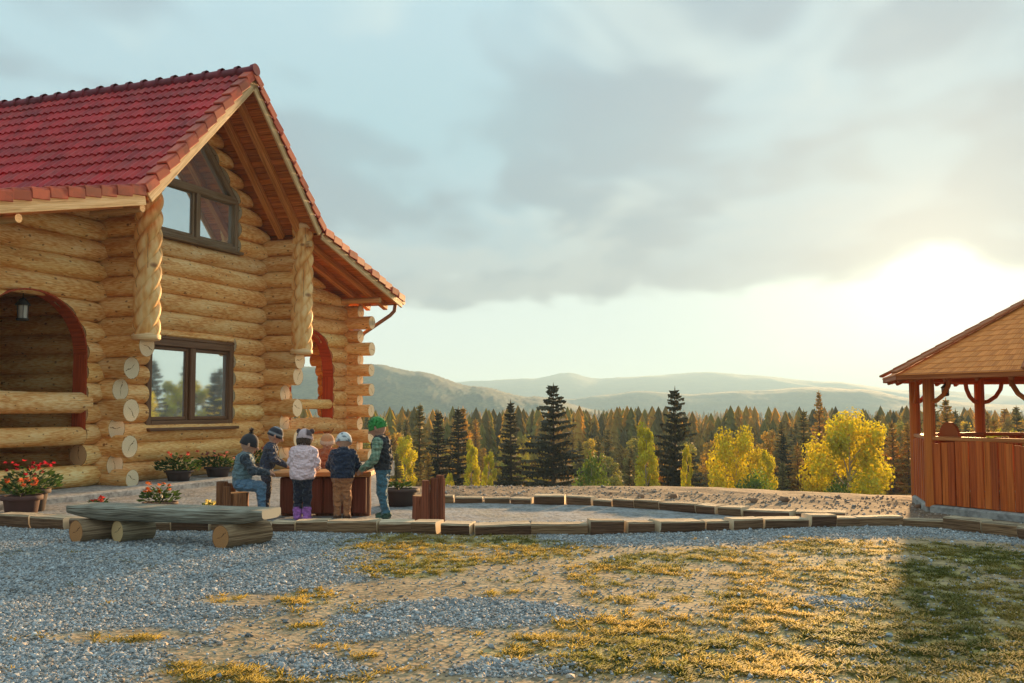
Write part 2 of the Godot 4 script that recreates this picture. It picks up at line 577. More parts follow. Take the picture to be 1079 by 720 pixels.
func make_ground() -> void:
	var xs := steps([[-2500, 1000], [-1500, 500], [-300, 60], [-60, 8], [-14, 1.0], [-8.5, 0.14], [7.5, 0.14], [16, 1.0], [60, 8], [300, 60], [1500, 500], [2500, 1]])
	var zs := steps([[-3200, 600], [-2000, 500], [-400, 40], [-120, 8], [-60, 3], [-26, 0.5], [-17.5, 0.2], [-13.5, 0.14], [-4.5, 0.5], [6, 20], [200, 800], [1000, 1]])
	var mb := MB.new()
	for z in zs:
		for x in xs:
			var y := land(x, z)
			var e := 0.2 if absf(x) < 20 and z > -40 else 4.0
			var nn := Vector3(land(x - e, z) - land(x + e, z), 2 * e, land(x, z - e) - land(x, z + e)).normalized()
			if absf(x) < 12 and z > -24 and z < -4:
				var k := cover_at(x, z)
				var v := 1.0 + 0.3 * noise2.get_noise_2d(x * 20.0, z * 20.0)
				var q := Color(0.40, 0.285, 0.165).lerp(Color(0.33, 0.28, 0.09), k.x).lerp(Color(0.29, 0.295, 0.30), k.y)
				if z < row_z(x) and z < far_z(x): q = Color(0.23, 0.155, 0.10).lerp(Color(0.27, 0.21, 0.15), k.y)
				mb.col = q * v
			else:
				mb.col = Color(0.16, 0.13, 0.06)
			mb.vert(Vector3(x, y, z), nn)
	var w := xs.size()
	for j in zs.size() - 1:
		for i in w - 1:
			var a := j * w + i
			mb.quad(a, a + 1, a + w + 1, a + w)
	struct("ground", mb.mesh(), M.ground)

# a hill: [azimuth in degrees, angular height in degrees] pairs of its ridge, standing far off
func hill(called: String, dist: float, prof: Array, deep: float, seed_: int, bumps: float) -> void:
	var f := FastNoiseLite.new()
	f.seed = seed_
	f.frequency = 0.004
	f.fractal_octaves = 5
	var mb := MB.new()
	var cols := 400
	var rows := 56
	var a0: float = prof[0][0]
	var a1: float = prof[-1][0]
	for j in rows:
		var v := float(j) / (rows - 1)
		for i in cols:
			var az := lerpf(a0, a1, float(i) / (cols - 1))
			var top := 0.0
			for k in prof.size() - 1:
				if az >= prof[k][0] and az <= prof[k + 1][0]:
					var t: float = (az - prof[k][0]) / (prof[k + 1][0] - prof[k][0])
					top = lerpf(prof[k][1], prof[k + 1][1], t * t * (3.0 - 2.0 * t))
			var high := tan(deg_to_rad(top)) * dist + EYE_HEIGHT
			var r := dist + (v - 0.6) * deep
			var x := tan(deg_to_rad(az)) * r
			var s := sin(PI * clampf(v / 1.2, 0.0, 1.0))
			var y := -20.0 + (high + 20.0) * pow(s, 1.3) + f.get_noise_2d(x * 1.0, r) * bumps * 2.0 * (1.0 - v * 0.4) + absf(f.get_noise_2d(x * 45.0, r * 45.0)) * bumps * 0.8
			mb.vert(Vector3(x, y, -r), Vector3.UP)
	for j in rows - 1:
		for i in cols - 1:
			var a := j * cols + i
			mb.quad(a, a + 1, a + cols + 1, a + cols)
	for j in rows:
		for i in cols:
			var a := j * cols + i
			var dx := mb.v[j * cols + mini(i + 1, cols - 1)] - mb.v[j * cols + maxi(i - 1, 0)]
			var dz := mb.v[mini(j + 1, rows - 1) * cols + i] - mb.v[maxi(j - 1, 0) * cols + i]
			var nn := dx.cross(dz).normalized()
			mb.n[a] = nn if nn.y > 0 else -nn
	struct(called, mb.mesh(), M.hill)

func make_hills() -> void:
	hill("hill", 900.0, [[-38.91, 0.28], [-20.53, 1.65], [-11.39, 2.31], [-7.91, 2.42], [-5.47, 1.98], [-2.18, 1.16], [1.13, 0.55], [5.52, -0.33], [9.85, -0.88]], 520.0, 4, 2.4)
	hill("hill", 1600.0, [[-12.97, -0.11], [-3.27, 0.33], [0.3, 0.61], [3.33, 0.5], [5.52, 0.72], [7.42, 0.94], [10.38, 0.77], [13.54, 0.94], [17.13, 1.21], [19.36, 1.05], [22.01, 0.55], [27.46, 0.11], [42.72, -0.11]], 800.0, 9, 2.5)
	hill("hill", 2700.0, [[-18.08, 0.55], [-6.55, 1.1], [-1.9, 1.54], [1.13, 1.71], [3.22, 1.98], [4.97, 1.65], [6.34, 1.76], [8.23, 1.85], [11.18, 1.98], [14.06, 1.85], [17.63, 1.5], [22.01, 1.0], [27.46, 0.66], [42.72, 0.33]], 1200.0, 15, 3.0)


# ------------------------------------------------------------------ log house
# Its own axes: x along the gable front (away from the yard), y up, z out of the front.
var house: Node3D
var log_count := 0

# one log between two end curves; ta and tb give its end for a height. axis "x" lies along the front, "z" across it
func log_piece(parent: Node3D, axis: String, off: float, yc: float, r: float, ta: Callable, tb: Callable, notch_a := false, notch_b := false, tone := Color.WHITE, end_tone := Color.WHITE, called := "log") -> void:
	log_count += 1
	var sd := log_count * 13.7
	var side := MB.new()
	var caps := MB.new()
	side.col = tone.lerp(Color(0.98, 0.98, 1.0), clampf(noise2.get_noise_1d(sd * 33.0 + 70.0) * 0.7, 0.0, 0.35)) * (1.0 + 0.3 * noise2.get_noise_1d(sd * 40.0))
	side.col.a = 1.0
	caps.col = end_tone * (1.0 + 0.22 * noise2.get_noise_1d(sd * 55.0))
	caps.col.a = 1.0
	var seg := 18
	var mid_a: float = ta.call(yc)
	var mid_b: float = tb.call(yc)
	var length := mid_b - mid_a
	if length < 0.06:
		return
	var rings := []
	var cuts := [0.0]
	if notch_a: cuts.append_array([0.10 / length, 0.22 / length, 0.4 / length])
	var many := maxi(2, int(length / 0.55))
	for k in range(1, many):
		var f := float(k) / many
		if f > cuts[-1] + 0.05 and f < 1.0 - (0.45 / length if notch_b else 0.02): cuts.append(f)
	if notch_b: cuts.append_array([1.0 - 0.4 / length, 1.0 - 0.22 / length, 1.0 - 0.10 / length])
	cuts.append(1.0)
	cuts.sort()
	for f: float in cuts:
		var dist_a := f * length
		var dist_b := (1.0 - f) * length
		var rr := r * (1.0 + 0.05 * noise2.get_noise_2d(sd, f * length * 12.0))
		if notch_a: rr *= lerpf(0.74, 1.0, smoothstep(0.0, 0.38, dist_a))
		if notch_b: rr *= lerpf(0.74, 1.0, smoothstep(0.0, 0.38, dist_b))
		var sag := 0.014 * noise2.get_noise_2d(sd + 50.0, f * length * 9.0)
		var out := 0.014 * noise2.get_noise_2d(sd + 90.0, f * length * 9.0)
		var ring := []
		for a in seg + 1:
			var t := TAU * a / seg
			var y := yc + sag + sin(t) * rr
			var w := out + cos(t) * rr
			var s: float = lerpf(ta.call(y), tb.call(y), f)
			var p := Vector3(s, y, off + w) if axis == "x" else Vector3(off + w, y, s)
			var nn := Vector3(0, sin(t), cos(t)) if axis == "x" else Vector3(cos(t), sin(t), 0)
			ring.append(side.vert(p, nn, Vector2(s + sd, float(a) / seg + sd * 0.31)))
		rings.append(ring)
	for k in rings.size() - 1:
		for a in seg:
			side.quad(rings[k][a], rings[k][a + 1], rings[k + 1][a + 1], rings[k + 1][a])
	for e in 2:
		var ring: Array = rings[0] if e == 0 else rings[-1]
		var d := Vector3.RIGHT if axis == "x" else Vector3.BACK
		if e == 0: d = -d
		var centre := Vector3.ZERO
		for a in seg: centre += side.v[ring[a]] / seg
		var turn := sd * (1 + e)
		var mid := caps.vert(centre, d, Vector2(0.5, 0.5))
		var rim := []
		for a in seg + 1:
			var t := TAU * a / seg + turn
			rim.append(caps.vert(side.v[ring[a]], d, Vector2(0.5 + 0.5 * cos(t), 0.5 + 0.5 * sin(t))))
		for a in seg:
			caps.tri(mid, rim[a], rim[a + 1])
	var m := side.mesh()
	caps.mesh(m)
	put(called, m, [M.log, M.log_end], parent)

func flat(v: float) -> Callable:
	return func(_y): return v

# roof lines in the front plane (underside)
const APEX = Vector2(2.38, 8.42)
const KINK_L = Vector2(-0.74, 5.33)
const KINK_R = Vector2(5.18, 5.62)
const EAVE_L = Vector2(-4.6, 4.42)
const EAVE_R = Vector2(9.25, 4.43)

func roof_left(y: float) -> float:
	var q := y + 0.30
	if q > KINK_L.y: return lerpf(KINK_L.x, APEX.x, (q - KINK_L.y) / (APEX.y - KINK_L.y))
	return lerpf(EAVE_L.x, KINK_L.x, (q - EAVE_L.y) / (KINK_L.y - EAVE_L.y))

func roof_right(y: float) -> float:
	var q := y + 0.30
	if q > KINK_R.y: return lerpf(KINK_R.x, APEX.x, (q - KINK_R.y) / (APEX.y - KINK_R.y))
	return lerpf(EAVE_R.x, KINK_R.x, (q - EAVE_R.y) / (KINK_R.y - EAVE_R.y))

func arch_half(y: float, spring: float, top: float, half: float) -> float:
	if y < spring: return half
	if y > top: return 0.0
	return half * sqrt(maxf(0.0, 1.0 - pow((y - spring) / (top - spring), 2.0)))

const ARCH_L = [-1.78, 2.45, 3.5, 1.24]      # centre, spring, top, half width
const ARCH_R = [6.95, 2.30, 3.45, 0.98]
const STUB_R = 5.05
const CORNER_R = 8.72
const CORNER_L = -3.5
const SILL_LOW = 0.62

func arch_l0(y: float) -> float: return ARCH_L[0] - arch_half(y, ARCH_L[1], ARCH_L[2], ARCH_L[3])
func arch_l1(y: float) -> float: return ARCH_L[0] + arch_half(y, ARCH_L[1], ARCH_L[2], ARCH_L[3])
func arch_r0(y: float) -> float: return ARCH_R[0] - arch_half(y, ARCH_R[1], ARCH_R[2], ARCH_R[3])
func arch_r1(y: float) -> float: return ARCH_R[0] + arch_half(y, ARCH_R[1], ARCH_R[2], ARCH_R[3])
func gable_win_l(y: float) -> float:
	return 1.10 if y < 6.08 else minf(2.47, 1.10 + (y - 6.08) * 1.05)
func gable_win_r(y: float) -> float:
	return 3.86 if y < 6.08 else maxf(2.47, 3.86 - (y - 6.08) * 1.05)
func start_of(y: float, v: float) -> float: return maxf(v, roof_left(y))
func end_of(y: float, v: float) -> float: return minf(v, roof_right(y))

const HONEY = Color(1.0, 0.85, 0.64)

func make_house() -> void:
	house = thing("log_house", "round-log house with steep red tiled roof, twisted rope columns and arched porches", "house", HOUSE_AT, deg_to_rad(HOUSE_TURN))
	var r := 0.198
	# plinth
	var mb := MB.new()
	mb.box(xf(Vector3(2.6, -0.1, -4.2)), Vector3(13.2, 0.4, 11.0), 0.02)
	put("plinth", mb.mesh(), M.concrete, house)
	# front wall, course by course
	for i in 22:
		var y := BASE + 0.185 + PITCH_LOG * i
		var low := y - r * 0.55
		var high := y + r * 0.55
		# left porch
		if y < 5.1:
			var a := func(q): return start_of(q, CORNER_L - 0.42)
			if high > SILL_LOW and low < ARCH_L[2] - 0.02:
				log_piece(house, "x", 0.0, y, r, a, arch_l0, false, false, HONEY)
				log_piece(house, "x", 0.0, y, r, arch_l1, flat(0.0), false, true, HONEY, Color(0.75, 0.55, 0.42))  # arch cut ends toned: the warm look of shaded wood put into colour
			else:
				log_piece(house, "x", 0.0, y, r, a, flat(0.0), false, true, HONEY)
		# gable bay
		var from := func(q): return start_of(q, 0.0)
		var to := func(q): return end_of(q, STUB_R)
		if y > 8.0: continue
		if y < 3.1 and high > 1.15 and low < 2.86:
			log_piece(house, "x", 0.0, y, r, from, flat(1.03), true, false, HONEY)
			log_piece(house, "x", 0.0, y, r, flat(3.74), to, false, true, HONEY)
		elif high > 4.9 and low < 7.38:
			log_piece(house, "x", 0.0, y, r, from, gable_win_l, true, false, HONEY)
			log_piece(house, "x", 0.0, y, r, gable_win_r, to, false, true, HONEY)
		else:
			log_piece(house, "x", 0.0, y, r, from, to, true, true, HONEY)
		# right porch
		if y < 5.3:
			var b := func(q): return end_of(q, CORNER_R + 0.25)
			if high > 0.85 and low < ARCH_R[2] - 0.02:
				log_piece(house, "x", 0.0, y, r, flat(STUB_R), arch_r0, true, false, HONEY)
				log_piece(house, "x", 0.0, y, r, arch_r1, b, false, true, HONEY, Color(0.75, 0.45, 0.32))  # arch cut ends reddened, the cast of shaded wood put into their colour
			else:
				log_piece(house, "x", 0.0, y, r, flat(STUB_R), b, true, true, HONEY)
	# porch rails
	for q in [[1.59, 0.19], [1.01, 0.165]]:
		log_piece(house, "x", 0.02, q[0], q[1], flat(ARCH_L[0] - 1.3), flat(ARCH_L[0] + 1.34), false, false, HONEY, Color.WHITE, "porch_rail")
	for q in [[1.6, 0.125], [1.08, 0.18]]:
		log_piece(house, "x", 0.03, q[0], q[1], flat(ARCH_R[0] - 1.05), flat(ARCH_R[0] + 1.08), false, false, HONEY, Color.WHITE, "porch_rail")
	# linings added to the arches; the red of sunlit wood put into their colour
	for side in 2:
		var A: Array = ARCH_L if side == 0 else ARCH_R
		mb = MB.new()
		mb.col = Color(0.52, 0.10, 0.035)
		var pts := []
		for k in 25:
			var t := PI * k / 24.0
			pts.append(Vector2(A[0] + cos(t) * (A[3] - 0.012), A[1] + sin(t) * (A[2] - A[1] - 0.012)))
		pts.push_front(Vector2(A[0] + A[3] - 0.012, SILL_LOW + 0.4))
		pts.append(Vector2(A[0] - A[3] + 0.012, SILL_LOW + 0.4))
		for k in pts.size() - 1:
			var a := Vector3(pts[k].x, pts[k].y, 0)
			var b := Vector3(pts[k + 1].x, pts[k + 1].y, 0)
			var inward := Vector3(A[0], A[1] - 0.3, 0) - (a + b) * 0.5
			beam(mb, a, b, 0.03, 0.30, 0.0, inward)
		put("arch_glow_lining", mb.mesh(), M.board, house)
	# cross walls that stand out of the front and carry the gable
	stub(0.0, [2.62, 2.23, 1.83, 1.46, 1.12, 0.8, 0.47, 0.22], [1.0, 0.66, 0.42, 0.68, 0.36, 0.66, 0.34, 0.74], 0.97)
	stub(STUB_R, [2.6, 2.22, 1.83, 1.5, 1.16, 0.8, 0.47, 0.2], [0.99, 0.94, 0.6, 0.94, 0.6, 0.98, 0.6, 0.95], 1.02)
	# side walls; the far one stands open in an arch, so that one looks through the porch
	var ys := [0.25, 0.5, 0.76, 1.08, 1.42, 1.7, 1.98, 2.24, 2.5, 2.78, 3.06, 3.4, 3.75, 4.05]
	for k in ys.size():
		var reach := 0.84 if k % 2 == 0 else 0.5
		var y: float = ys[k]
		if y > 0.95 and y < 2.95:
			var half := arch_half(y, 2.1, 3.0, 0.75)
			log_piece(house, "z", CORNER_R, y, 0.165, flat(-1.45 + half), flat(reach), false, false, HONEY)
			log_piece(house, "z", CORNER_R, y, 0.165, flat(-9.0), flat(-1.45 - half), false, false, HONEY)
		else:
			log_piece(house, "z", CORNER_R, y, 0.175, flat(-9.0), flat(reach), false, false, HONEY)
	for k in 12:
		log_piece(house, "z", CORNER_L, BASE + PITCH_LOG * (k + 0.0) + 0.1, r, flat(-9.0), flat(0.5 + 0.2 * (k % 2)), false, false, HONEY)
	# walls behind the porches, and the back of the house
	for k in 14:
		var y := BASE + 0.185 + PITCH_LOG * k
		log_piece(house, "x", -4.3, y, r, flat(CORNER_L), flat(0.0), false, false, HONEY)
		log_piece(house, "x", -4.3, y, r, flat(STUB_R), flat(CORNER_R), false, false, HONEY)
		log_piece(house, "z", 0.0, y - 0.185, r, flat(-4.3), flat(-0.1), false, false, HONEY)
		log_piece(house, "z", STUB_R, y - 0.185, r, flat(-4.3), flat(-0.1), false, false, HONEY)
		if y < 4.4: log_piece(house, "x", -8.7, y, r, flat(CORNER_L - 0.3), flat(CORNER_R + 0.3), false, false, HONEY)
	make_windows()
	make_roof()

func stub(t: float, ys: Array, ends: Array, rope_at: float) -> void:
	for k in ys.size():
		var y: float = ys[k]
		log_piece(house, "z", t, y, 0.208 if y > 0.3 else 0.17, flat(-0.3), flat(ends[k]), false, false, HONEY * 0.92)
	var y := 2.98
	while y < 5.5:
		log_piece(house, "z", t, y, 0.195, flat(-0.3), flat(rope_at - 0.06), false, false, HONEY * 0.92)
		y += PITCH_LOG
	# the carved rope on the end
	var mb := MB.new()
	mb.col = HONEY
	var R := 0.25
	var y0 := 2.82
	var y1 := 5.5 if t < 1.0 else 5.62
	var many := 150
	var seg := 54
	var rings := []
	for j in many + 1:
		var yy := lerpf(y0, y1, float(j) / many)
		var ring := []
		for a in seg + 1:
			var th := TAU * a / seg
			var ph := 2.0 * th + (yy - y0) * 9.5
			var rr := R * (0.70 + 0.30 * pow(absf(cos(ph)), 0.7))
			ring.append(mb.vert(Vector3(t + cos(th) * rr, yy, rope_at + sin(th) * rr), Vector3(cos(th), 0, sin(th)), Vector2(yy * 0.5, float(a) / seg * 0.3)))
		rings.append(ring)
	for j in many:
		for a in seg:
			mb.quad(rings[j][a], rings[j][a + 1], rings[j + 1][a + 1], rings[j + 1][a])
	smooth(mb, many, seg)
	var rope := put("rope_column", mb.mesh(), M.log, house)
	for q in [[y0 - 0.1, 0.0], [y1 - 0.02, 1.0]]:
		var cap := MB.new()
		cap.col = mb.col
		cap.lathe(xf(Vector3(t, q[0], rope_at)), [[0.001, 0.0], [R * 0.9, 0.0], [R * 1.02, 0.03], [R * 1.02, 0.1], [R * 0.85, 0.13], [0.001, 0.13]], 20)
		put("collar", cap.mesh(), M.board, rope)

# normals of a closed grid of rings from its own shape
func smooth(mb: MB, rows: int, seg: int) -> void:
	for j in rows + 1:
		for a in seg + 1:
			var i := j * (seg + 1) + a
			var l := j * (seg + 1) + posmod(a - 1, seg)
			var r := j * (seg + 1) + (a + 1) % seg
			var d := maxi(j - 1, 0) * (seg + 1) + a
			var u := mini(j + 1, rows) * (seg + 1) + a
			var nn := (mb.v[r] - mb.v[l]).cross(mb.v[u] - mb.v[d]).normalized()
			mb.n[i] = nn if nn.dot(mb.n[i]) > 0 else -nn

func make_windows() -> void:
	# lower window: two panes in a brown frame
	var w := Node3D.new()
	w.name = "window"
	house.add_child(w, true)
	w.position = Vector3(2.385, 1.99, 0.06)
	var mb := MB.new()
	var W := 1.36
	var Hh := 0.88
	for s: float in [-1, 1]:
		beam(mb, Vector3(s * (W - 0.07), -Hh, 0), Vector3(s * (W - 0.07), Hh, 0), 0.14, 0.16, 0.012, Vector3.RIGHT)
		beam(mb, Vector3(-W + 0.14, s * (Hh - 0.07), 0), Vector3(W - 0.14, s * (Hh - 0.07), 0), 0.14, 0.16, 0.012)
	beam(mb, Vector3(0, -Hh + 0.14, 0.005), Vector3(0, Hh - 0.14, 0.005), 0.15, 0.14, 0.012, Vector3.RIGHT)
	for s: float in [-1, 1]:                 # sashes
		for e: float in [-1, 1]:
			beam(mb, Vector3(s * 0.68 + e * 0.56, -Hh + 0.14, -0.02), Vector3(s * 0.68 + e * 0.56, Hh - 0.14, -0.02), 0.07, 0.09, 0.01, Vector3.RIGHT)
			beam(mb, Vector3(s * 0.68 - 0.53, e * (Hh - 0.18), -0.02), Vector3(s * 0.68 + 0.53, e * (Hh - 0.18), -0.02), 0.07, 0.085, 0.01)
	put("frame", mb.mesh(), M.frame, w)
	for s: float in [-1, 1]:
		mb = MB.new()
		mb.box(xf(Vector3(s * 0.68, 0, -0.03)), Vector3(1.08, 2 * Hh - 0.4, 0.02))
		put("pane", mb.mesh(), M.glass, w)
	mb = MB.new()
	beam(mb, Vector3(-W - 0.05, -Hh - 0.03, 0.05), Vector3(W + 0.05, -Hh - 0.03, 0.05), 0.06, 0.34, 0.012)
	put("sill", mb.mesh(), M.frame, w)
	mb = MB.new()
	beam(mb, Vector3(-W - 0.02, Hh + 0.03, 0.0), Vector3(W + 0.02, Hh + 0.03, 0.0), 0.06, 0.18, 0.012)
	put("lintel_board", mb.mesh(), M.frame, w)
	mb = MB.new()
	mb.col = HONEY
	beam(mb, Vector3(-W - 0.02, Hh + 0.13, -0.02), Vector3(W + 0.02, Hh + 0.13, -0.02), 0.14, 0.2, 0.03)
	put("header_beam", mb.mesh(), M.log, w)
	# gable window: two panes below a transom, a triangular light above
	w = Node3D.new()
	w.name = "window"
	house.add_child(w, true)
	w.position = Vector3(2.47, 4.95, 0.05)
	mb = MB.new()
	mb.col = Color(0.30, 0.25, 0.21)
	var a := 1.37
	var sh := 1.12
	var top := 2.42
	for s: float in [-1, 1]:
		beam(mb, Vector3(s * (a - 0.06), 0, 0), Vector3(s * (a - 0.06), sh, 0), 0.12, 0.16, 0.012, Vector3.RIGHT)
		beam(mb, Vector3(s * (a - 0.06), sh - 0.03, 0.004), Vector3(0, top - 0.06, 0.004), 0.13, 0.15, 0.012)
		for e: float in [-1, 1]:
			beam(mb, Vector3(s * 0.68 + e * 0.58, 0.1, -0.02), Vector3(s * 0.68 + e * 0.58, sh - 0.06, -0.02), 0.06, 0.09, 0.01, Vector3.RIGHT)
		beam(mb, Vector3(s * 0.68 - 0.6, 0.14, -0.02), Vector3(s * 0.68 + 0.6, 0.14, -0.02), 0.06, 0.085, 0.01)
	beam(mb, Vector3(-a + 0.1, 0.05, 0), Vector3(a - 0.1, 0.05, 0), 0.12, 0.15, 0.012)
	beam(mb, Vector3(-a + 0.1, sh, 0.006), Vector3(a - 0.1, sh, 0.006), 0.16, 0.16, 0.012)
	beam(mb, Vector3(0, 0.1, 0.004), Vector3(0, sh - 0.07, 0.004), 0.12, 0.14, 0.012, Vector3.RIGHT)
	put("frame", mb.mesh(), M.board, w)
	for s: float in [-1, 1]:
		mb = MB.new()
		mb.box(xf(Vector3(s * 0.69, 0.56, -0.03)), Vector3(1.16, 0.94, 0.02))
		put("pane", mb.mesh(), M.glass, w)
	mb = MB.new()
	mb.poly([Vector3(-a + 0.12, sh + 0.05, -0.02), Vector3(a - 0.12, sh + 0.05, -0.02), Vector3(0, top - 0.1, -0.02)], Vector3.BACK)
	mb.poly([Vector3(-a + 0.12, sh + 0.05, -0.04), Vector3(a - 0.12, sh + 0.05, -0.04), Vector3(0, top - 0.1, -0.04)], Vector3.FORWARD)
	put("pane", mb.mesh(), M.glass, w)
	mb = MB.new()
	mb.col = Color(0.24, 0.19, 0.15)
	beam(mb, Vector3(-a - 0.04, -0.04, 0.05), Vector3(a + 0.04, -0.04, 0.05), 0.06, 0.32, 0.012)
	put("sill", mb.mesh(), M.board, w)
	# dark rooms behind the glass
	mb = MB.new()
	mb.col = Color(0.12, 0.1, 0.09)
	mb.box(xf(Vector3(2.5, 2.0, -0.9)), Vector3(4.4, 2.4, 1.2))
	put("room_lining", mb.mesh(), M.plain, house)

const FRONT = 1.5
const BACK = -9.3
const TILE_RED = Color(0.53, 0.022, 0.024)

# one roof tile: two waves wide, its lower edge lifted with a lip. x along the eave, y off the roof, z up the slope
func tile_mesh(col: Color) -> ArrayMesh:
	var mb := MB.new()
	mb.col = col
	var across := 12
	var wide := 0.372
	var deep := 0.41
	var rows := [[-0.0, 0.012], [0.0, 0.054], [0.1, 0.05], [deep, 0.012]]
	var grid := []
	for q in rows.size():
		var line := []
		for k in across + 1:
			var f := float(k) / across
			var wave := 0.040 * (0.5 - 0.5 * cos(f * TAU * 2.0))
			wave = wave * 1.25 if fmod(f * 2.0, 1.0) < 0.5 else wave
			var slope := 0.040 * PI * 2.0 / wide * 1.0 * sin(f * TAU * 2.0)
			var nn := Vector3(-slope * 0.9, 1, 0.05).normalized() if q > 0 else Vector3(0, 0, -1)
			line.append(mb.vert(Vector3((f - 0.5) * wide, rows[q][1] + wave * (1.0 if q > 0 else 0.9), rows[q][0]), nn))
		grid.append(line)
	# the lip gets its own normals
	var lip := []
	for k in across + 1:
		lip.append(mb.vert(mb.v[grid[1][k]], Vector3(0, 0, -1)))
	for k in across:
		mb.quad(grid[0][k], grid[0][k + 1], lip[k + 1], lip[k])
		for q in range(1, rows.size() - 1):
			mb.quad(grid[q][k], grid[q][k + 1], grid[q + 1][k + 1], grid[q + 1][k])
	return mb.mesh()

func make_roof() -> void:
	var roof := Node3D.new()
	roof.name = "roof"
	house.add_child(roof, true)
	var lines := [[APEX, KINK_L], [KINK_L, EAVE_L], [APEX, KINK_R], [KINK_R, EAVE_R]]
	var up3 := func(p: Vector2, z: float) -> Vector3: return Vector3(p.x, p.y, z)
	# decks of boards seen from below, boards running along the ridge
	for li in 4:
		var mb := MB.new()
		var a: Vector2 = lines[li][0]
		var b: Vector2 = lines[li][1]
		var dir := (b - a).normalized()
		var nrm := Vector2(-dir.y, dir.x)
		if nrm.y < 0: nrm = -nrm
		var many := int((b - a).length() / 0.15)
		for k in many:
			var c := a.lerp(b, (k + 0.5) / many) - nrm * (0.14 + 0.004 * (k % 2))
			mb.col = Color(0.72, 0.27, 0.07) * rng.randf_range(0.8, 1.15)
			mb.col.a = 1.0
			var bs := Basis(Vector3(dir.x, dir.y, 0), Vector3(nrm.x, nrm.y, 0), Vector3(dir.x, dir.y, 0).cross(Vector3(nrm.x, nrm.y, 0)))
			mb.box(Transform3D(bs, Vector3(c.x, c.y, (FRONT - 0.06 + BACK) * 0.5)), Vector3((b - a).length() / many - 0.012, 0.03, FRONT - 0.06 - BACK), 0.004)
		mb.col = Color(0.4, 0.2, 0.08)
		var cc := (a + b) * 0.5 - nrm * 0.08
		var bs2 := Basis(Vector3(dir.x, dir.y, 0), Vector3(nrm.x, nrm.y, 0), Vector3(dir.x, dir.y, 0).cross(Vector3(nrm.x, nrm.y, 0)))
		mb.box(Transform3D(bs2, Vector3(cc.x, cc.y, (FRONT - 0.07 + BACK) * 0.5)), Vector3((b - a).length(), 0.05, FRONT - 0.07 - BACK))
		tag(put("soffit", mb.mesh(), M.board, roof), "", "", "", "stuff")
	# rafters under the overhang
	for li in 4:
		var a: Vector2 = lines[li][0]
		var b: Vector2 = lines[li][1]
		var dir := (b - a).normalized()
		var nrm := Vector2(-dir.y, dir.x)
		if nrm.y < 0: nrm = -nrm
		for z in [0.48, 1.0]:
			var mb := MB.new()
			mb.col = Color(0.78, 0.38, 0.14)
			var p := a.lerp(b, 0.02) - nrm * 0.24
			var q := b - nrm * 0.24
			beam(mb, up3.call(p, z), up3.call(q, z), 0.16, 0.13, 0.012, up3.call(nrm, 0.0))
			put("rafter", mb.mesh(), M.board, roof)
		# barge board
		var mb2 := MB.new()
		mb2.col = Color(0.86, 0.72, 0.52)
		var deepb := 0.2 if li < 2 else 0.17
		var p2 := a - nrm * (0.10 + deepb * 0.5)
		var q2 := b - nrm * (0.10 + deepb * 0.5)
		beam(mb2, up3.call(p2, FRONT - 0.03), up3.call(q2, FRONT - 0.03), deepb, 0.05, 0.008, up3.call(nrm, 0.0))
		put("barge_board", mb2.mesh(), M.board, roof)
	# purlin ends under the eaves
	for q in [[-0.55, 5.02], [4.95, 5.25], [-3.2, 4.36], [8.3, 4.3]]:
		var mb := MB.new()
		mb.col = Color(0.85, 0.66, 0.42)
		mb.tube([Vector3(q[0], q[1], -0.4), Vector3(q[0], q[1], 1.3)], [0.07, 0.07], 12, true, 0.5)
		put("purlin", mb.mesh(), M.board, roof)
	# tiles on the slope that faces the yard
	var tones := [TILE_RED, Color(0.58, 0.026, 0.028), Color(0.47, 0.018, 0.022), Color(0.55, 0.032, 0.03), Color(0.43, 0.026, 0.028), Color(0.47, 0.045, 0.04)]
	var meshes := []
	for t in tones: meshes.append(tile_mesh(t))
	var run := APEX - KINK_L
	var length := run.length()
	var d2 := run / length
	var n2 := Vector2(-d2.y, d2.x)
	if n2.y < 0: n2 = -n2
	var rows := 12
	var row := length / rows
	var up := Vector3(d2.x, d2.y, 0)
	var nn := Vector3(n2.x, n2.y, 0)
	var cols := 25
	for j in rows:
		for k in cols:
			var z := FRONT - 0.30 - 0.355 * k
			var p := KINK_L + d2 * (row * j - 0.02)
			var o := put("roof_tile", meshes[rng.randi() % meshes.size()], M.tile, roof)
			var b := Basis(nn.cross(up), nn, up)
			b = b * Basis.from_euler(Vector3(rng.randf_range(-0.012, 0.012), 0, rng.randf_range(-0.01, 0.01)))
			o.transform = Transform3D(b, Vector3(p.x, p.y, z) + nn * (-0.04 + rng.randf_range(-0.003, 0.003)))
	# the other slopes, seen from the yard only along their edges
	for li in [0, 1, 2, 3]:
		var a: Vector2 = lines[li][0]
		var b: Vector2 = lines[li][1]
		var dir := (a - b).normalized()
		var nrm := Vector2(-dir.y, dir.x)
		if nrm.y < 0: nrm = -nrm
		var mb := MB.new()
		mb.col = TILE_RED
		var many := int((b - a).length() / 0.425)
		for k in many:
			var p := b.lerp(a, (k + 0.5) / many)
			var bs := Basis(Vector3(dir.x, dir.y, 0), Vector3(nrm.x, nrm.y, 0), Vector3(dir.x, dir.y, 0).cross(Vector3(nrm.x, nrm.y, 0))) * Basis.from_euler(Vector3(0, 0, -0.07))
			var z := FRONT - 0.05 if li else FRONT - 0.30 - 0.355 * 24.5 - 0.1
			while z > BACK:
				mb.tube([Vector3(p.x, p.y, z - 0.09) - bs.x * 0.24 - bs.y * 0.02, Vector3(p.x, p.y, z - 0.09) + bs.x * 0.22 - bs.y * 0.02], [0.085, 0.08], 6, false)
				z -= 0.18
		tag(put("tile_field", mb.mesh(), M.tile, roof), "", "", "", "stuff")
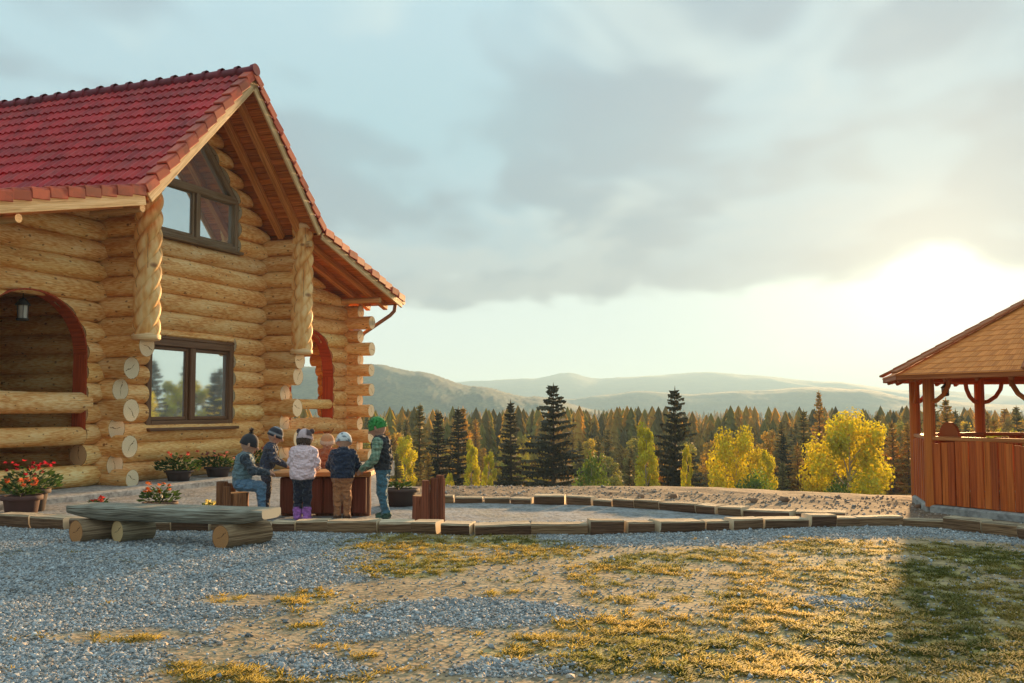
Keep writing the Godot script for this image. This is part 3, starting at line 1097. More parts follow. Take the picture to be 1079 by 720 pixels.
	# verge tiles along the gable edge
	for li in 4:
		var a: Vector2 = lines[li][0]
		var b: Vector2 = lines[li][1]
		var dir := (a - b).normalized()
		var nrm := Vector2(-dir.y, dir.x)
		if nrm.y < 0: nrm = -nrm
		var piece := row if li != 3 else 0.4
		var many := int(round((b - a).length() / piece))
		for k in many:
			var mb := MB.new()
			mb.col = Color(0.62, 0.10, 0.045) * rng.randf_range(0.82, 1.15)  # more orange than the field tiles: low sunlight put into the colour
			mb.col.a = 1.0
			var lift := Basis(Vector3(dir.x, dir.y, 0), Vector3(nrm.x, nrm.y, 0), Vector3(dir.x, dir.y, 0).cross(Vector3(nrm.x, nrm.y, 0))) * Basis.from_euler(Vector3(0, 0, -0.12))
			var p := b.lerp(a, (k + 0.5) / many)
			lift = lift * Basis.from_euler(Vector3(rng.randf_range(-0.03, 0.03), rng.randf_range(-0.02, 0.02), rng.randf_range(-0.02, 0.02)))
			var at := Vector3(p.x, p.y, FRONT - 0.07 + rng.randf_range(-0.008, 0.008)) + lift.y * 0.035
			var ln := (b - a).length() / many - 0.004
			mb.box(Transform3D(lift, at + Vector3(0, 0, 0.0)), Vector3(ln, 0.045, 0.22), 0.012)
			mb.box(Transform3D(lift, at + lift.y * -0.08 + Vector3(0, 0, 0.105)), Vector3(ln, 0.16, 0.03), 0.01)
			put("verge_tile", mb.mesh(), M.tile, roof)
	# ridge caps
	var zz := FRONT + 0.06
	while zz > BACK:
		var mb := MB.new()
		mb.col = Color(0.26, 0.026, 0.04) * rng.randf_range(0.9, 1.1)
		mb.col.a = 1.0
		mb.tube([Vector3(APEX.x, APEX.y + 0.03, zz), Vector3(APEX.x, APEX.y + 0.02, zz - 0.07), Vector3(APEX.x, APEX.y + 0.0, zz - 0.075), Vector3(APEX.x, APEX.y - 0.01, zz - 0.43)], [0.128, 0.128, 0.118, 0.114], 14, zz > FRONT)
		put("ridge_cap", mb.mesh(), M.tile, roof)
		zz -= 0.4
	# gutter and downpipe
	var g := MB.new()
	g.tube([Vector3(EAVE_R.x + 0.07, EAVE_R.y - 0.1, FRONT - 0.02), Vector3(EAVE_R.x + 0.07, EAVE_R.y - 0.1, BACK)], [0.065, 0.065], 10)
	put("gutter", g.mesh(), M.metal, roof)
	g = MB.new()
	g.tube([Vector3(9.25, 4.28, 1.25), Vector3(9.25, 4.1, 1.22), Vector3(9.2, 3.98, 1.12), Vector3(8.98, 3.5, 0.45), Vector3(8.95, 3.36, 0.36), Vector3(8.94, 3.2, 0.34), Vector3(8.94, 0.1, 0.34)], [0.05, 0.05, 0.05, 0.05, 0.05, 0.05, 0.05], 10)
	put("downpipe", g.mesh(), M.metal, roof)


# ------------------------------------------------------------------ gazebo
func make_gazebo() -> void:
	var at := Vector3(8.2, 0.0, -14.65)
	var g := thing("gazebo", "reddish plank-walled octagonal garden gazebo with shingled pyramid roof", "gazebo", at)
	var R := 2.15
	var RE := 2.66
	var eave := 1.96
	var peak := 3.33
	var corner := func(k: int, rad: float, y: float) -> Vector3:
		var t := deg_to_rad(187.0 - 45.0 * k)
		return Vector3(cos(t) * rad, y, -sin(t) * rad)
	var red := Color(0.78, 0.27, 0.07)
	# stone footing and floor
	var mb := MB.new()
	mb.col = Color(0.45, 0.4, 0.34)
	for k in 8:
		beam(mb, corner.call(k, R - 0.02, 0.0), corner.call(k + 1, R - 0.02, 0.0), 0.22, 0.2, 0.03)
	put("footing", mb.mesh(), M.concrete, g)
	mb = MB.new()
	mb.col = Color(0.35, 0.22, 0.12)
	for k in 8:
		mb.poly([Vector3(0, 0.1, 0), corner.call(k, R, 0.1), corner.call(k + 1, R, 0.1)], Vector3.UP)
	put("floor", mb.mesh(), M.board, g)
	# posts with braces
	for k in 8:
		mb = MB.new()
		mb.col = red * 1.05
		mb.col.a = 1.0
		mb.tube([corner.call(k, R, 0.08), corner.call(k, R, eave + 0.1)], [0.085, 0.08], 12, true, 0.5)
		var post := put("post", mb.mesh(), M.board, g)
		for s: int in [-1, 1]:
			mb = MB.new()
			mb.col = red
			var pts := []
			var rad := []
			var along_: Vector3 = (corner.call(k + s, R, 0.0) - corner.call(k, R, 0.0)).normalized()
			for q in 5:
				var t := q / 4.0 * PI / 2
				pts.append(corner.call(k, R, eave - 0.38 + 0.38 * (1.0 - cos(t))) + along_ * (0.36 * sin(t)))
				rad.append(0.035)
			mb.tube(pts, rad, 8, true, 0.5)
			put("brace", mb.mesh(), M.board, post)
	# top beams
	for k in 8:
		mb = MB.new()
		mb.col = red * 0.95
		mb.col.a = 1.0
		beam(mb, corner.call(k, R + 0.02, eave + 0.02), corner.call(k + 1, R + 0.02, eave + 0.02), 0.13, 0.11, 0.012)
		put("top_beam", mb.mesh(), M.board, g)
	# walls of upright planks, arched along the top; one side stays open as the entrance
	var tones := [Color(0.70, 0.19, 0.05), Color(0.78, 0.24, 0.06), Color(0.62, 0.155, 0.045)]
	for k in 8:
		if k == 4: continue
		var a: Vector3 = corner.call(k, R + 0.03, 0.0)
		var b: Vector3 = corner.call(k + 1, R + 0.03, 0.0)
		var many := 15
		var out := ((a + b) * 0.5).normalized()
		mb = MB.new()
		mb.col = Color(0.66, 0.30, 0.13)
		beam(mb, a + Vector3.UP * 1.06 - out * 0.05, b + Vector3.UP * 1.06 - out * 0.05, 0.06, 0.12, 0.012)
		beam(mb, a + Vector3.UP * 0.3 - out * 0.06, b + Vector3.UP * 0.3 - out * 0.06, 0.07, 0.05, 0.01)
		put("rail", mb.mesh(), M.board, g)
		for q in many:
			var f := (q + 0.5) / many
			var top := 0.97 + 0.07 * sin(PI * f) + rng.randf_range(-0.006, 0.006)
			mb = MB.new()
			mb.col = tones[(q * 5 + k) % 3] * rng.randf_range(0.9, 1.1)
			mb.col.a = 1.0
			var p := a.lerp(b, f) + out * (0.012 * (q % 2) + rng.randf_range(0, 0.004))
			var bs := along(b - a)
			mb.box(Transform3D(bs, Vector3(p.x, (0.12 + top) * 0.5, p.z)), Vector3((b - a).length() / many - 0.008, top - 0.12, 0.026), 0.006)
			put("plank", mb.mesh(), M.board, g)
	# bench backs round the inside, one rounded end shows over the wall
	mb = MB.new()
	mb.col = Color(0.5, 0.15, 0.06)
	var ps := []
	var c0: Vector3 = corner.call(0, R - 0.12, 1.02).lerp(corner.call(7, R - 0.12, 1.02), 0.13)
	var side: Vector3 = (corner.call(1, R, 0.0) - corner.call(0, R, 0.0)).normalized()
	var crosswise: Vector3 = (corner.call(7, R, 0.0) - corner.call(0, R, 0.0)).normalized()
	for q in 13:
		var t := PI * q / 12.0
		ps.append(c0 + crosswise * (0.17 * cos(t)) + Vector3.UP * 0.28 * sin(t))
	var thick := crosswise.cross(Vector3.UP) * 0.03
	var front := []
	var rear := []
	for q in ps: front.append(q + thick); rear.append(q - thick)
	mb.poly(front, thick.normalized())
	mb.poly(rear, -thick.normalized())
	for q in 12:
		mb.poly([front[q], front[q + 1], rear[q + 1], rear[q]], (ps[q] - c0).normalized())
	mb.box(Transform3D(along(crosswise), c0 - Vector3.UP * 0.4), Vector3(0.34, 0.8, 0.06), 0.01)
	put("rounded_panel", mb.mesh(), M.board, g)
	for k in 8:
		if k == 4: continue
		mb = MB.new()
		mb.col = Color(0.5, 0.2, 0.09)
		beam(mb, corner.call(k, R - 0.3, 0.45), corner.call(k + 1, R - 0.3, 0.45), 0.05, 0.34, 0.01)
		put("seat", mb.mesh(), M.board, g)
	# roof: eight facets of stepped shingle courses, hips and a boarded eave
	var roof := Node3D.new()
	roof.name = "roof"
	g.add_child(roof, true)
	for k in 8:
		mb = MB.new()
		var courses := 17
		for q in courses:
			var f0 := float(q) / courses
			var f1 := float(q + 1) / courses + 0.015
			var r0 := RE * (1.0 - f0)
			var r1 := maxf(RE * (1.0 - f1), 0.01)
			var y0 := lerpf(eave, peak, f0) + 0.018
			var y1 := lerpf(eave, peak, minf(f1, 1.0)) + 0.008
			var a: Vector3 = corner.call(k, r0, y0)
			var b: Vector3 = corner.call(k + 1, r0, y0)
			var c: Vector3 = corner.call(k + 1, r1, y1)
			var d: Vector3 = corner.call(k, r1, y1)
			var out := ((a + b) * 0.5 * Vector3(1, 0, 1)).normalized()
			var up := (out * (peak - eave) + Vector3.UP * RE).normalized()
			var many := maxi(1, int(round((b - a).length() / 0.14)))
			for s in many:
				var u0 := float(s) / many
				var u1 := float(s + 1) / many
				mb.col = Color(0.86, 0.36, 0.11) * rng.randf_range(0.93, 1.06)
				mb.col.a = 1.0
				var p := a.lerp(b, u0)
				var w := a.lerp(b, u1)
				var off := s * 0.23 + q * 0.71
				mb.poly([p, w, d.lerp(c, u1), d.lerp(c, u0)], up, [Vector2(0, off), Vector2(0, off + 0.14), Vector2(0.14, off + 0.14), Vector2(0.14, off)])
				mb.poly([p, w, w - Vector3.UP * 0.01, p - Vector3.UP * 0.01], out)
		put("roof_panel", mb.mesh(), M.shingle, roof)
		mb = MB.new()
		mb.col = Color(0.5, 0.2, 0.1)
		var steps_ := 12
		for q in steps_:
			var f0 := float(q) / steps_
			var f1 := float(q + 1) / steps_ + 0.01
			beam(mb, corner.call(k, RE * (1.0 - f0) + 0.02, lerpf(eave, peak, f0) + 0.05), corner.call(k, RE * (1.0 - f1) + 0.02, lerpf(eave, peak, f1) + 0.04), 0.035, 0.15, 0.01)
		put("hip_cap", mb.mesh(), M.shingle, roof)
		mb = MB.new()
		mb.col = Color(0.55, 0.2, 0.08)
		var cmid: Vector3 = Vector3(0, peak - 0.06, 0)
		mb.poly([corner.call(k, RE - 0.02, eave - 0.015), corner.call(k + 1, RE - 0.02, eave - 0.015), cmid], Vector3.DOWN)
		beam(mb, corner.call(k, RE - 0.03, eave - 0.01), corner.call(k + 1, RE - 0.03, eave - 0.01), 0.09, 0.03, 0.006)
		put("eave_board", mb.mesh(), M.board, roof)
		for s in 4:                             # rafter tails
			mb = MB.new()
			mb.col = Color(0.55, 0.19, 0.08)
			var p0: Vector3 = corner.call(k, RE - 0.06, eave - 0.06).lerp(corner.call(k + 1, RE - 0.06, eave - 0.06), (s + 0.5) / 4.0)
			beam(mb, p0, p0 * Vector3(0.72, 1, 0.72) + Vector3.UP * 0.3, 0.08, 0.06, 0.008)
			put("rafter", mb.mesh(), M.board, roof)
	mb = MB.new()
	mb.col = Color(0.4, 0.12, 0.05)
	mb.lathe(xf(Vector3(0, peak, 0)), [[0.16, -0.06], [0.13, 0.08], [0.05, 0.12], [0.08, 0.2], [0.05, 0.28], [0.001, 0.34]], 12)
	put("finial", mb.mesh(), M.board, roof)
	# the lantern that hangs in its opening
	lantern("small dark metal lantern hanging under the gazebo eave", at + Vector3(-1.62, 1.98, -0.35), 0.26, 0.055, 1.1)
	lantern("black metal lamp hanging in the arched porch of the log house", house.transform * Vector3(-1.62, 3.46, -0.25), 0.2, 0.1, 1.4)

func lantern(label: String, at: Vector3, drop: float, r: float, tall: float) -> void:
	var o := thing("hanging_lantern", label, "lantern", at)
	var mb := MB.new()
	mb.col = Color(0.05, 0.045, 0.04)
	mb.tube([Vector3.ZERO, Vector3(0, -drop * 0.5, 0)], [0.006, 0.006], 6)
	put("chain", mb.mesh(), M.plain, o)
	mb = MB.new()
	mb.col = Color(0.05, 0.045, 0.04)
	var y := -drop * 0.5
	mb.lathe(xf(Vector3(0, y, 0)), [[0.01, 0.02], [r * 0.5, 0.0], [r * 1.3, -r * 0.7 * tall], [r * 1.25, -r * 0.8 * tall]], 8)
	mb.lathe(xf(Vector3(0, y - r * 2.6 * tall, 0)), [[0.001, -0.02], [r * 1.0, -0.01], [r * 1.1, 0.02], [r * 0.9, 0.03]], 8)
	for k in 6:
		var t := TAU * k / 6
		mb.tube([Vector3(cos(t) * r, y - r * 0.7 * tall, sin(t) * r), Vector3(cos(t) * r * 0.9, y - r * 2.5 * tall, sin(t) * r * 0.9)], [0.006, 0.006], 5)
	put("cage", mb.mesh(), M.plain, o)
	mb = MB.new()
	mb.col = Color(0.5, 0.46, 0.38)
	mb.lathe(xf(Vector3(0, y - r * 2.4 * tall, 0)), [[r * 0.75, 0.0], [r * 0.8, r * 1.6 * tall]], 10)
	put("glass_chimney", mb.mesh(), M.gloss, o)


# ------------------------------------------------------------------ trees
func conifer_parts(h: float, r: float, sd: int, col: Color, bare: float, ragged: float) -> Array:
	var q := RandomNumberGenerator.new()
	q.seed = sd
	var mb := MB.new()
	var y := bare * h
	while y < h * 0.975:
		var f := y / h
		var env := r * pow(1.0 - f, 0.8) * (1.0 - 0.35 * exp(-f * 12.0)) + 0.06
		var many := int(lerpf(9, 5, f))
		var start := q.randf() * TAU
		for b in many:
			var az := start + TAU * b / many + q.randf_range(-0.3, 0.3)
			y += q.randf_range(-0.3, 0.3) * (1.0 - f)
			var ln := env * q.randf_range(1.0 - ragged, 1.0 + ragged * 0.45)
			var dirn := Vector3(cos(az), 0, sin(az))
			var crossd := Vector3(-sin(az), 0, cos(az))
			var droop := lerpf(0.42, -0.45, f) + q.randf_range(-0.22, 0.22)
			mb.col = col * q.randf_range(0.65, 1.35)
			mb.col.a = 1.0
			var bits := maxi(3, int(ln / 0.17))
			for s in bits:
				var g := (s + 0.6) / bits
				var base := Vector3(0, y, 0) + dirn * ln * g + Vector3.UP * (-droop * ln * g * (1.0 - 0.3 * g))
				var w := (0.20 + 0.32 * (1.0 - g)) * clampf(ln / 1.3, 0.16, 1.0)
				for e: float in [-1.0, 1.0]:
					var tip := base + crossd * e * w * q.randf_range(0.7, 1.3) + dirn * q.randf_range(0.02, 0.22) * clampf(ln, 0.2, 1.0) - Vector3.UP * q.randf_range(0.0, 0.2)
					var nn := (Vector3.UP + crossd * e * 0.5 + dirn * 0.4).normalized()
					var a := mb.vert(base - dirn * 0.15, nn)
					var c := mb.vert(base + dirn * 0.14 + Vector3.UP * 0.03, nn)
					var d := mb.vert(tip, nn)
					mb.tri(a, c, d)
				# needles that hang below the branch
				var nn2 := (dirn + Vector3.UP * 0.3 + crossd * q.randf_range(-1, 1)).normalized()
				var i := mb.vert(base - dirn * 0.15, nn2)
				var j := mb.vert(base + dirn * 0.17, nn2)
				var k := mb.vert(base - Vector3.UP * q.randf_range(0.14, 0.34) * clampf(ln / 1.0, 0.3, 1.0) + crossd * q.randf_range(-0.1, 0.1), nn2)
				mb.tri(i, j, k)
		y = f * h + lerpf(0.27, 0.17, f) * (0.85 + 0.3 * q.randf())
	mb.col = col
	for e in 4:                                  # the leader at the tip
		var t := TAU * e / 4
		mb.poly([Vector3(0, h * 1.0, 0), Vector3(cos(t) * 0.09, h * 0.95, sin(t) * 0.09), Vector3(cos(t + 1.3) * 0.09, h * 0.95, sin(t + 1.3) * 0.09)], Vector3(cos(t + 0.6), 0.3, sin(t + 0.6)))
	var tr := MB.new()
	tr.tube([Vector3(0, -1.0, 0), Vector3(0.03, h * 0.4, 0), Vector3(0, h * 0.97, 0)], [h * 0.016 + 0.05, h * 0.011 + 0.02, 0.015], 8, true, 0.3)
	return [mb.mesh(), tr.mesh()]

func leafy_parts(h: float, r: float, sd: int, col: Color, leaves: int, leaf: float, low: float) -> Array:
	var q := RandomNumberGenerator.new()
	q.seed = sd
	var mb := MB.new()
	var tr := MB.new()
	tr.tube([Vector3(0, -1.0, 0), Vector3(0.05, h * 0.3, 0.03), Vector3(0, h * 0.62, 0), Vector3(0.04, h * 0.9, 0)], [h * 0.014 + 0.04, h * 0.012 + 0.02, h * 0.007, 0.015], 8, true, 0.3)
	var clumps := 34
	for k in clumps:
		var f := (k + 0.5) / clumps
		var y := lerpf(low * h, h * 0.95, pow(f, 0.85))
		var t := (y / h - low) / (1.0 - low)
		var env := r * pow(sin(PI * clampf(0.16 + 0.80 * t, 0.0, 1.0)), 0.75)
		var az := k * 2.4 + q.randf_range(-0.4, 0.4)
		var rad := env * sqrt(q.randf_range(0.12, 1.0)) * 0.8
		var c := Vector3(cos(az) * rad, y, sin(az) * rad)
		var from := Vector3(0, maxf(y - rad * 0.9 - 0.2, h * 0.08), 0)
		tr.tube([from, from.lerp(c, 0.55) + Vector3.UP * 0.1, c], [0.03 + h * 0.003, 0.022, 0.008], 5, false, 0.3)
		var size := lerpf(0.34, 0.20, t) * r * q.randf_range(0.75, 1.25)
		var tint := col * q.randf_range(0.78, 1.22)
		for l in leaves / clumps:
			var d := Vector3(q.randfn(), q.randfn() * 0.85, q.randfn())
			d = d.normalized() * pow(q.randf(), 0.45)
			var p := c + d * size * Vector3(1.1, 1.2, 1.1)
			var nn := (d + Vector3(q.randf_range(-1, 1), q.randf_range(-0.4, 1.2), q.randf_range(-1, 1)) * 0.9).normalized()
			var s := nn.cross(Vector3(q.randf_range(-1, 1), q.randf_range(-1, 1), q.randf_range(-1, 1))).normalized()
			var u := nn.cross(s)
			var z := leaf * q.randf_range(0.6, 1.3)
			mb.col = tint * q.randf_range(0.8, 1.2)
			mb.col.a = 1.0
			var a := mb.vert(p - s * z * 0.5, nn)
			var b := mb.vert(p + u * z * 0.38, nn)
			var e := mb.vert(p + s * z * 0.5, nn)
			var g := mb.vert(p - u * z * 0.38, nn)
			mb.quad(a, b, e, g)
	return [mb.mesh(), tr.mesh()]

func tree(called: String, label: String, parts: Array, leafm: Material, barkm: Material, group: String) -> Node3D:
	var o := thing(called, label, "tree", Vector3.ZERO, 0.0, group)
	put("crown", parts[0], leafm, o)
	put("trunk", parts[1], barkm, o)
	return o

# a tree seen at a bearing (tangent right of straight ahead) and distance, its top at a height above the yard
func spot(bearing: float, dist: float) -> Vector3:
	var p := Vector3(bearing * dist, 0, -dist)
	p.y = land(p.x, p.z)
	return p

func make_forest() -> void:
	var q := RandomNumberGenerator.new()
	q.seed = 77
	var dark := Color(0.065, 0.055, 0.026)
	var russet := Color(0.58, 0.33, 0.05)
	var brown := Color(0.27, 0.20, 0.05)
	var gold := Color(0.62, 0.54, 0.03)
	var green := Color(0.14, 0.20, 0.03)
	# kinds, each built once at its own height
	var spruce := []
	for k in 3: spruce.append(conifer_parts(12.0, 3.3, 100 + k, dark, 0.06, 0.55))
	var slim := []
	for k in 3: slim.append(conifer_parts(12.0, 1.9, 140 + k, Color(0.07, 0.055, 0.022), 0.06, 0.55))
	var rust := []
	for k in 4: rust.append(conifer_parts(12.0, 2.2, 170 + k, russet if k % 2 else brown, 0.05, 0.45))
	var birch := []
	for k in 3: birch.append(leafy_parts(10.0, 1.7, 200 + k, gold, 10000, 0.15, 0.10))
	var wide := []
	for k in 2: wide.append(leafy_parts(9.0, 3.1, 220 + k, Color(0.64, 0.52, 0.025), 16000, 0.165, 0.06))
	var bush := []
	for k in 2: bush.append(leafy_parts(6.0, 2.2, 240 + k, green, 7500, 0.13, 0.04))
	# [kind, variant, bearing, distance, top height, width factor, label]
	var list := [
		["spruce", 0, 0.0419, 55.0, 2.95, 1.05, "tallest dark spruce with a broad ragged crown and pointed tip, beyond the path"],
		["spruce", 1, 0.1649, 52.0, 2.70, 0.8, "dark spruce with open branches beside the narrow golden birch"],
		["slim", 0, -0.0014, 58.0, 2.06, 1.0, "slender dark spruce just beside the broadest spruce"],
		["slim", 1, -0.0543, 60.0, 1.65, 1.15, "slim dark spruce, second of a pair behind the green birch"],
		["slim", 2, -0.0745, 60.0, 1.45, 1.1, "slim dark spruce, first of a pair nearer the log house"],
		["rust", 0, -0.0930, 66.0, 1.9, 0.9, "tall rust-brown conifer standing above the woodland edge near the house"],
		["rust", 1, 0.3105, 80.0, 3.0, 0.7, "tall thin rust-brown spruce rising behind the broad golden tree"],
		["slim", 0, 0.2740, 60.0, 0.0, 1.0, "short dark spruce between two golden trees"],
		["birch", 0, -0.1080, 60.0, 0.1, 0.75, "yellow-green birch partly hidden by the log house corner"],
		["birch", 1, -0.0409, 52.0, 0.0, 0.55, "small green birch in front of the slim dark spruces"],
		["birch", 2, -0.0233, 50.0, -0.5, 0.45, "low pale green birch beside the small green birch"],
		["birch", 0, -0.0640, 52.0, -1.7, 0.4, "tiny yellow-green sapling behind the stump chair"],
		["birch", 1, 0.1345, 46.0, 1.05, 0.6, "narrow bright golden birch beside the open-branched dark spruce"],
		["birch", 2, 0.1760, 44.0, 0.1, 0.3, "thin golden sapling in front of the open-branched dark spruce"],
		["wide", 0, 0.2260, 47.0, 0.6, 0.62, "broad golden tree with a dark green bush at its foot"],
		["birch", 0, 0.2580, 46.0, -0.2, 0.5, "smaller golden birch leaning against the broad golden tree"],
		["bush", 0, 0.2420, 41.0, -1.1, 0.7, "dark green bush at the foot of the golden tree"],
		["bush", 1, 0.0800, 46.0, -0.6, 0.5, "low green shrub in the shade of the big spruces"],
		["wide", 1, 0.3400, 46.0, 1.3, 0.85, "broadest glowing yellow tree standing next to the gazebo"],
		["bush", 1, 0.3250, 37.0, -1.2, 0.6, "yellow-green shrub at the foot of the broadest yellow tree"],
		["birch", 1, 0.4860, 52.0, 0.6, 0.6, "golden birch seen through the gazebo opening"],
		["birch", 2, 0.5060, 54.0, 0.5, 0.6, "second golden birch seen through the gazebo opening"],
	]
	var wood := []
	for k in 3: wood.append(leafy_parts(11.0, 2.6, 260 + k, [Color(0.56, 0.40, 0.05), Color(0.34, 0.30, 0.05), Color(0.52, 0.31, 0.04)][k], 5200, 0.24, 0.05))
	var kinds := {"spruce": [spruce, 12.0], "slim": [slim, 12.0], "rust": [rust, 12.0], "birch": [birch, 10.0], "wide": [wide, 9.0], "bush": [bush, 6.0]}
	for e in list:
		var p := spot(e[2], e[3])
		var parts: Array = kinds[e[0]][0][e[1]]
		var leafy: bool = e[0] in ["birch", "wide", "bush"]
		var o := tree({"spruce": "spruce_tree", "slim": "spruce_tree", "rust": "spruce_tree", "birch": "birch_tree", "wide": "golden_tree", "bush": "green_bush"}[e[0]], e[6], parts, M.leaf if leafy else M.needle, M.birch_bark if leafy else M.bark, "")
		if e[0] == "bush": o.set_meta("category", "bush")
		var s: float = (e[4] - p.y) / kinds[e[0]][1]
		o.position = p
		o.rotation.y = q.randf() * TAU
		o.scale = Vector3(s * e[5], s, s * e[5]) if s * e[5] > 0.1 else Vector3.ONE
	# the edge of the wood behind them, tree by tree
	var rust_proto := []
	for k in 7:
		rust_proto.append(null)
	var made := 0
	for row in 5:
		var dist := 62.0 + row * 9.0
		var b := -0.16
		while b < 0.60:
			var d := dist + q.randf_range(-4, 4)
			var p := spot(b + q.randf_range(-0.005, 0.005), d)
			var top := q.randf_range(-3.0, 0.1) - (0.4 if row < 2 else 0.0) + (0.9 if b < -0.03 else 0.0) + 2.0 * smoothstep(0.2, 0.4, b)
			if q.randf() < 0.1: top += 1.0
			var v := q.randi() % 4 if q.randf() < 0.68 else 4 + q.randi() % 3
			if v > 3: top -= 0.8
			var s := (top - p.y) / (12.0 if v < 4 else 11.0)
			if rust_proto[v] == null:
				rust_proto[v] = tree("forest_conifer", "russet conifer in the dense forest edge behind the single trees" if v % 2 else "olive brown conifer in the dense forest edge behind the single trees", rust[v], M.needle, M.bark, "conifers of the forest edge") if v < 4 else tree("forest_tree", ["golden brown leafy tree in the dense forest edge", "olive leafy tree in the dense forest edge", "rusty leafy tree in the dense forest edge"][v - 4], wood[v - 4], M.leaf, M.bark, "leafy trees of the forest edge")
				rust_proto[v].position = p
				rust_proto[v].scale = Vector3.ONE * s
			else:
				copy_of(rust_proto[v], p, q.randf() * TAU, s)
			made += 1
			b += q.randf_range(0.014, 0.026)
	# trees away to the right of the picture, which the house windows mirror
	var protos := {}
	for e in [["slim", 0, 27.0, -36.0, 4.2], ["birch", 0, 28.5, -38.5, 3.2], ["slim", 1, 30.0, -40.0, 4.6], ["birch", 1, 31.5, -42.5, 3.8], ["slim", 2, 33.0, -44.0, 4.8], ["slim", 0, 29.0, -43.5, 4.0], ["birch", 2, 35.0, -46.5, 3.6], ["slim", 1, 37.0, -49.0, 4.6], ["slim", 2, 26.0, -33.0, 3.8], ["birch", 0, 39.0, -52.0, 4.0], ["slim", 0, 34.0, -48.5, 4.4]]:
		var p := Vector3(e[2], 0, e[3])
		p.y = land(p.x, p.z)
		var leafy: bool = e[0] in ["birch", "bush"]
		var o := tree({"slim": "spruce_tree", "birch": "birch_tree", "bush": "green_bush"}[e[0]], {"slim": "spruce mirrored in the lower window of the log house", "birch": "birch mirrored in the lower window of the log house", "bush": "bush mirrored in the lower window of the log house"}[e[0]], kinds[e[0]][0][e[1]], M.leaf if leafy else M.needle, M.birch_bark if leafy else M.bark, "trees mirrored in the house windows")
		o.position = p
		o.rotation.y = q.randf() * TAU
		o.scale = Vector3.ONE * ((e[4] - p.y) / kinds[e[0]][1])
		if e[0] == "bush": o.set_meta("category", "bush")
	# the wood that fills the valley behind
	var far := MultiMesh.new()
	far.transform_format = MultiMesh.TRANSFORM_3D
	far.use_colors = true
	far.mesh = far_tree()
	var places := []
	var tints := []
	for k in 9000:
		var dist := 105.0 * pow(9.0, q.randf())
		var b := q.randf_range(-0.35, 0.75)
		var p := spot(b, dist)
		var high := q.randf_range(7.0, 14.5) * (1.0 if dist < 400 else 1.1)
		if p.y + high > 1.6 + dist * 0.004: high = 1.6 + dist * 0.004 - p.y - q.randf() * 4.0
		places.append(Transform3D(Basis.from_euler(Vector3(0, q.randf() * TAU, 0)).scaled(Vector3(high * 0.21, high, high * 0.21)), p))
		var c := [Color(0.50, 0.32, 0.06), Color(0.22, 0.17, 0.05), Color(0.60, 0.36, 0.055), Color(0.34, 0.29, 0.06)][q.randi() % 4] as Color
		tints.append(c * q.randf_range(0.7, 1.2))
	far.instance_count = places.size()
	for k in places.size():
		far.set_instance_transform(k, places[k])
		far.set_instance_color(k, tints[k])
	var mm := MultiMeshInstance3D.new()
	mm.name = "distant_forest"
	mm.multimesh = far
	mm.material_override = M.needle
	tag(mm, "dense conifer forest filling the valley below the hazy hills", "forest", "", "stuff")
	add_child(mm)

# a small conifer of unit height and radius for the far wood
func far_tree() -> ArrayMesh:
	var mb := MB.new()
	var q := RandomNumberGenerator.new()
	q.seed = 9
	mb.tube([Vector3(0, -0.1, 0), Vector3(0, 0.9, 0)], [0.1, 0.03], 5, false)
	for k in 16:
		var y := 0.08 + 0.9 * k / 16.0
		var r := pow(1.0 - y, 0.8) * 1.0 + 0.03
		for b in 7:
			var t := TAU * b / 7.0 + k * 0.9 + q.randf_range(-0.3, 0.3)
			var rr := r * q.randf_range(0.6, 1.2)
			var d := Vector3(cos(t), 0, sin(t))
			var s := Vector3(-sin(t), 0, cos(t))
			mb.poly([Vector3(0, y + 0.06, 0), Vector3(0, y - 0.035, 0) + d * rr + s * 0.16, Vector3(0, y - 0.06, 0) + d * rr * 0.9 - s * 0.2], (d + Vector3.UP * 0.6).normalized())
	return mb.mesh()


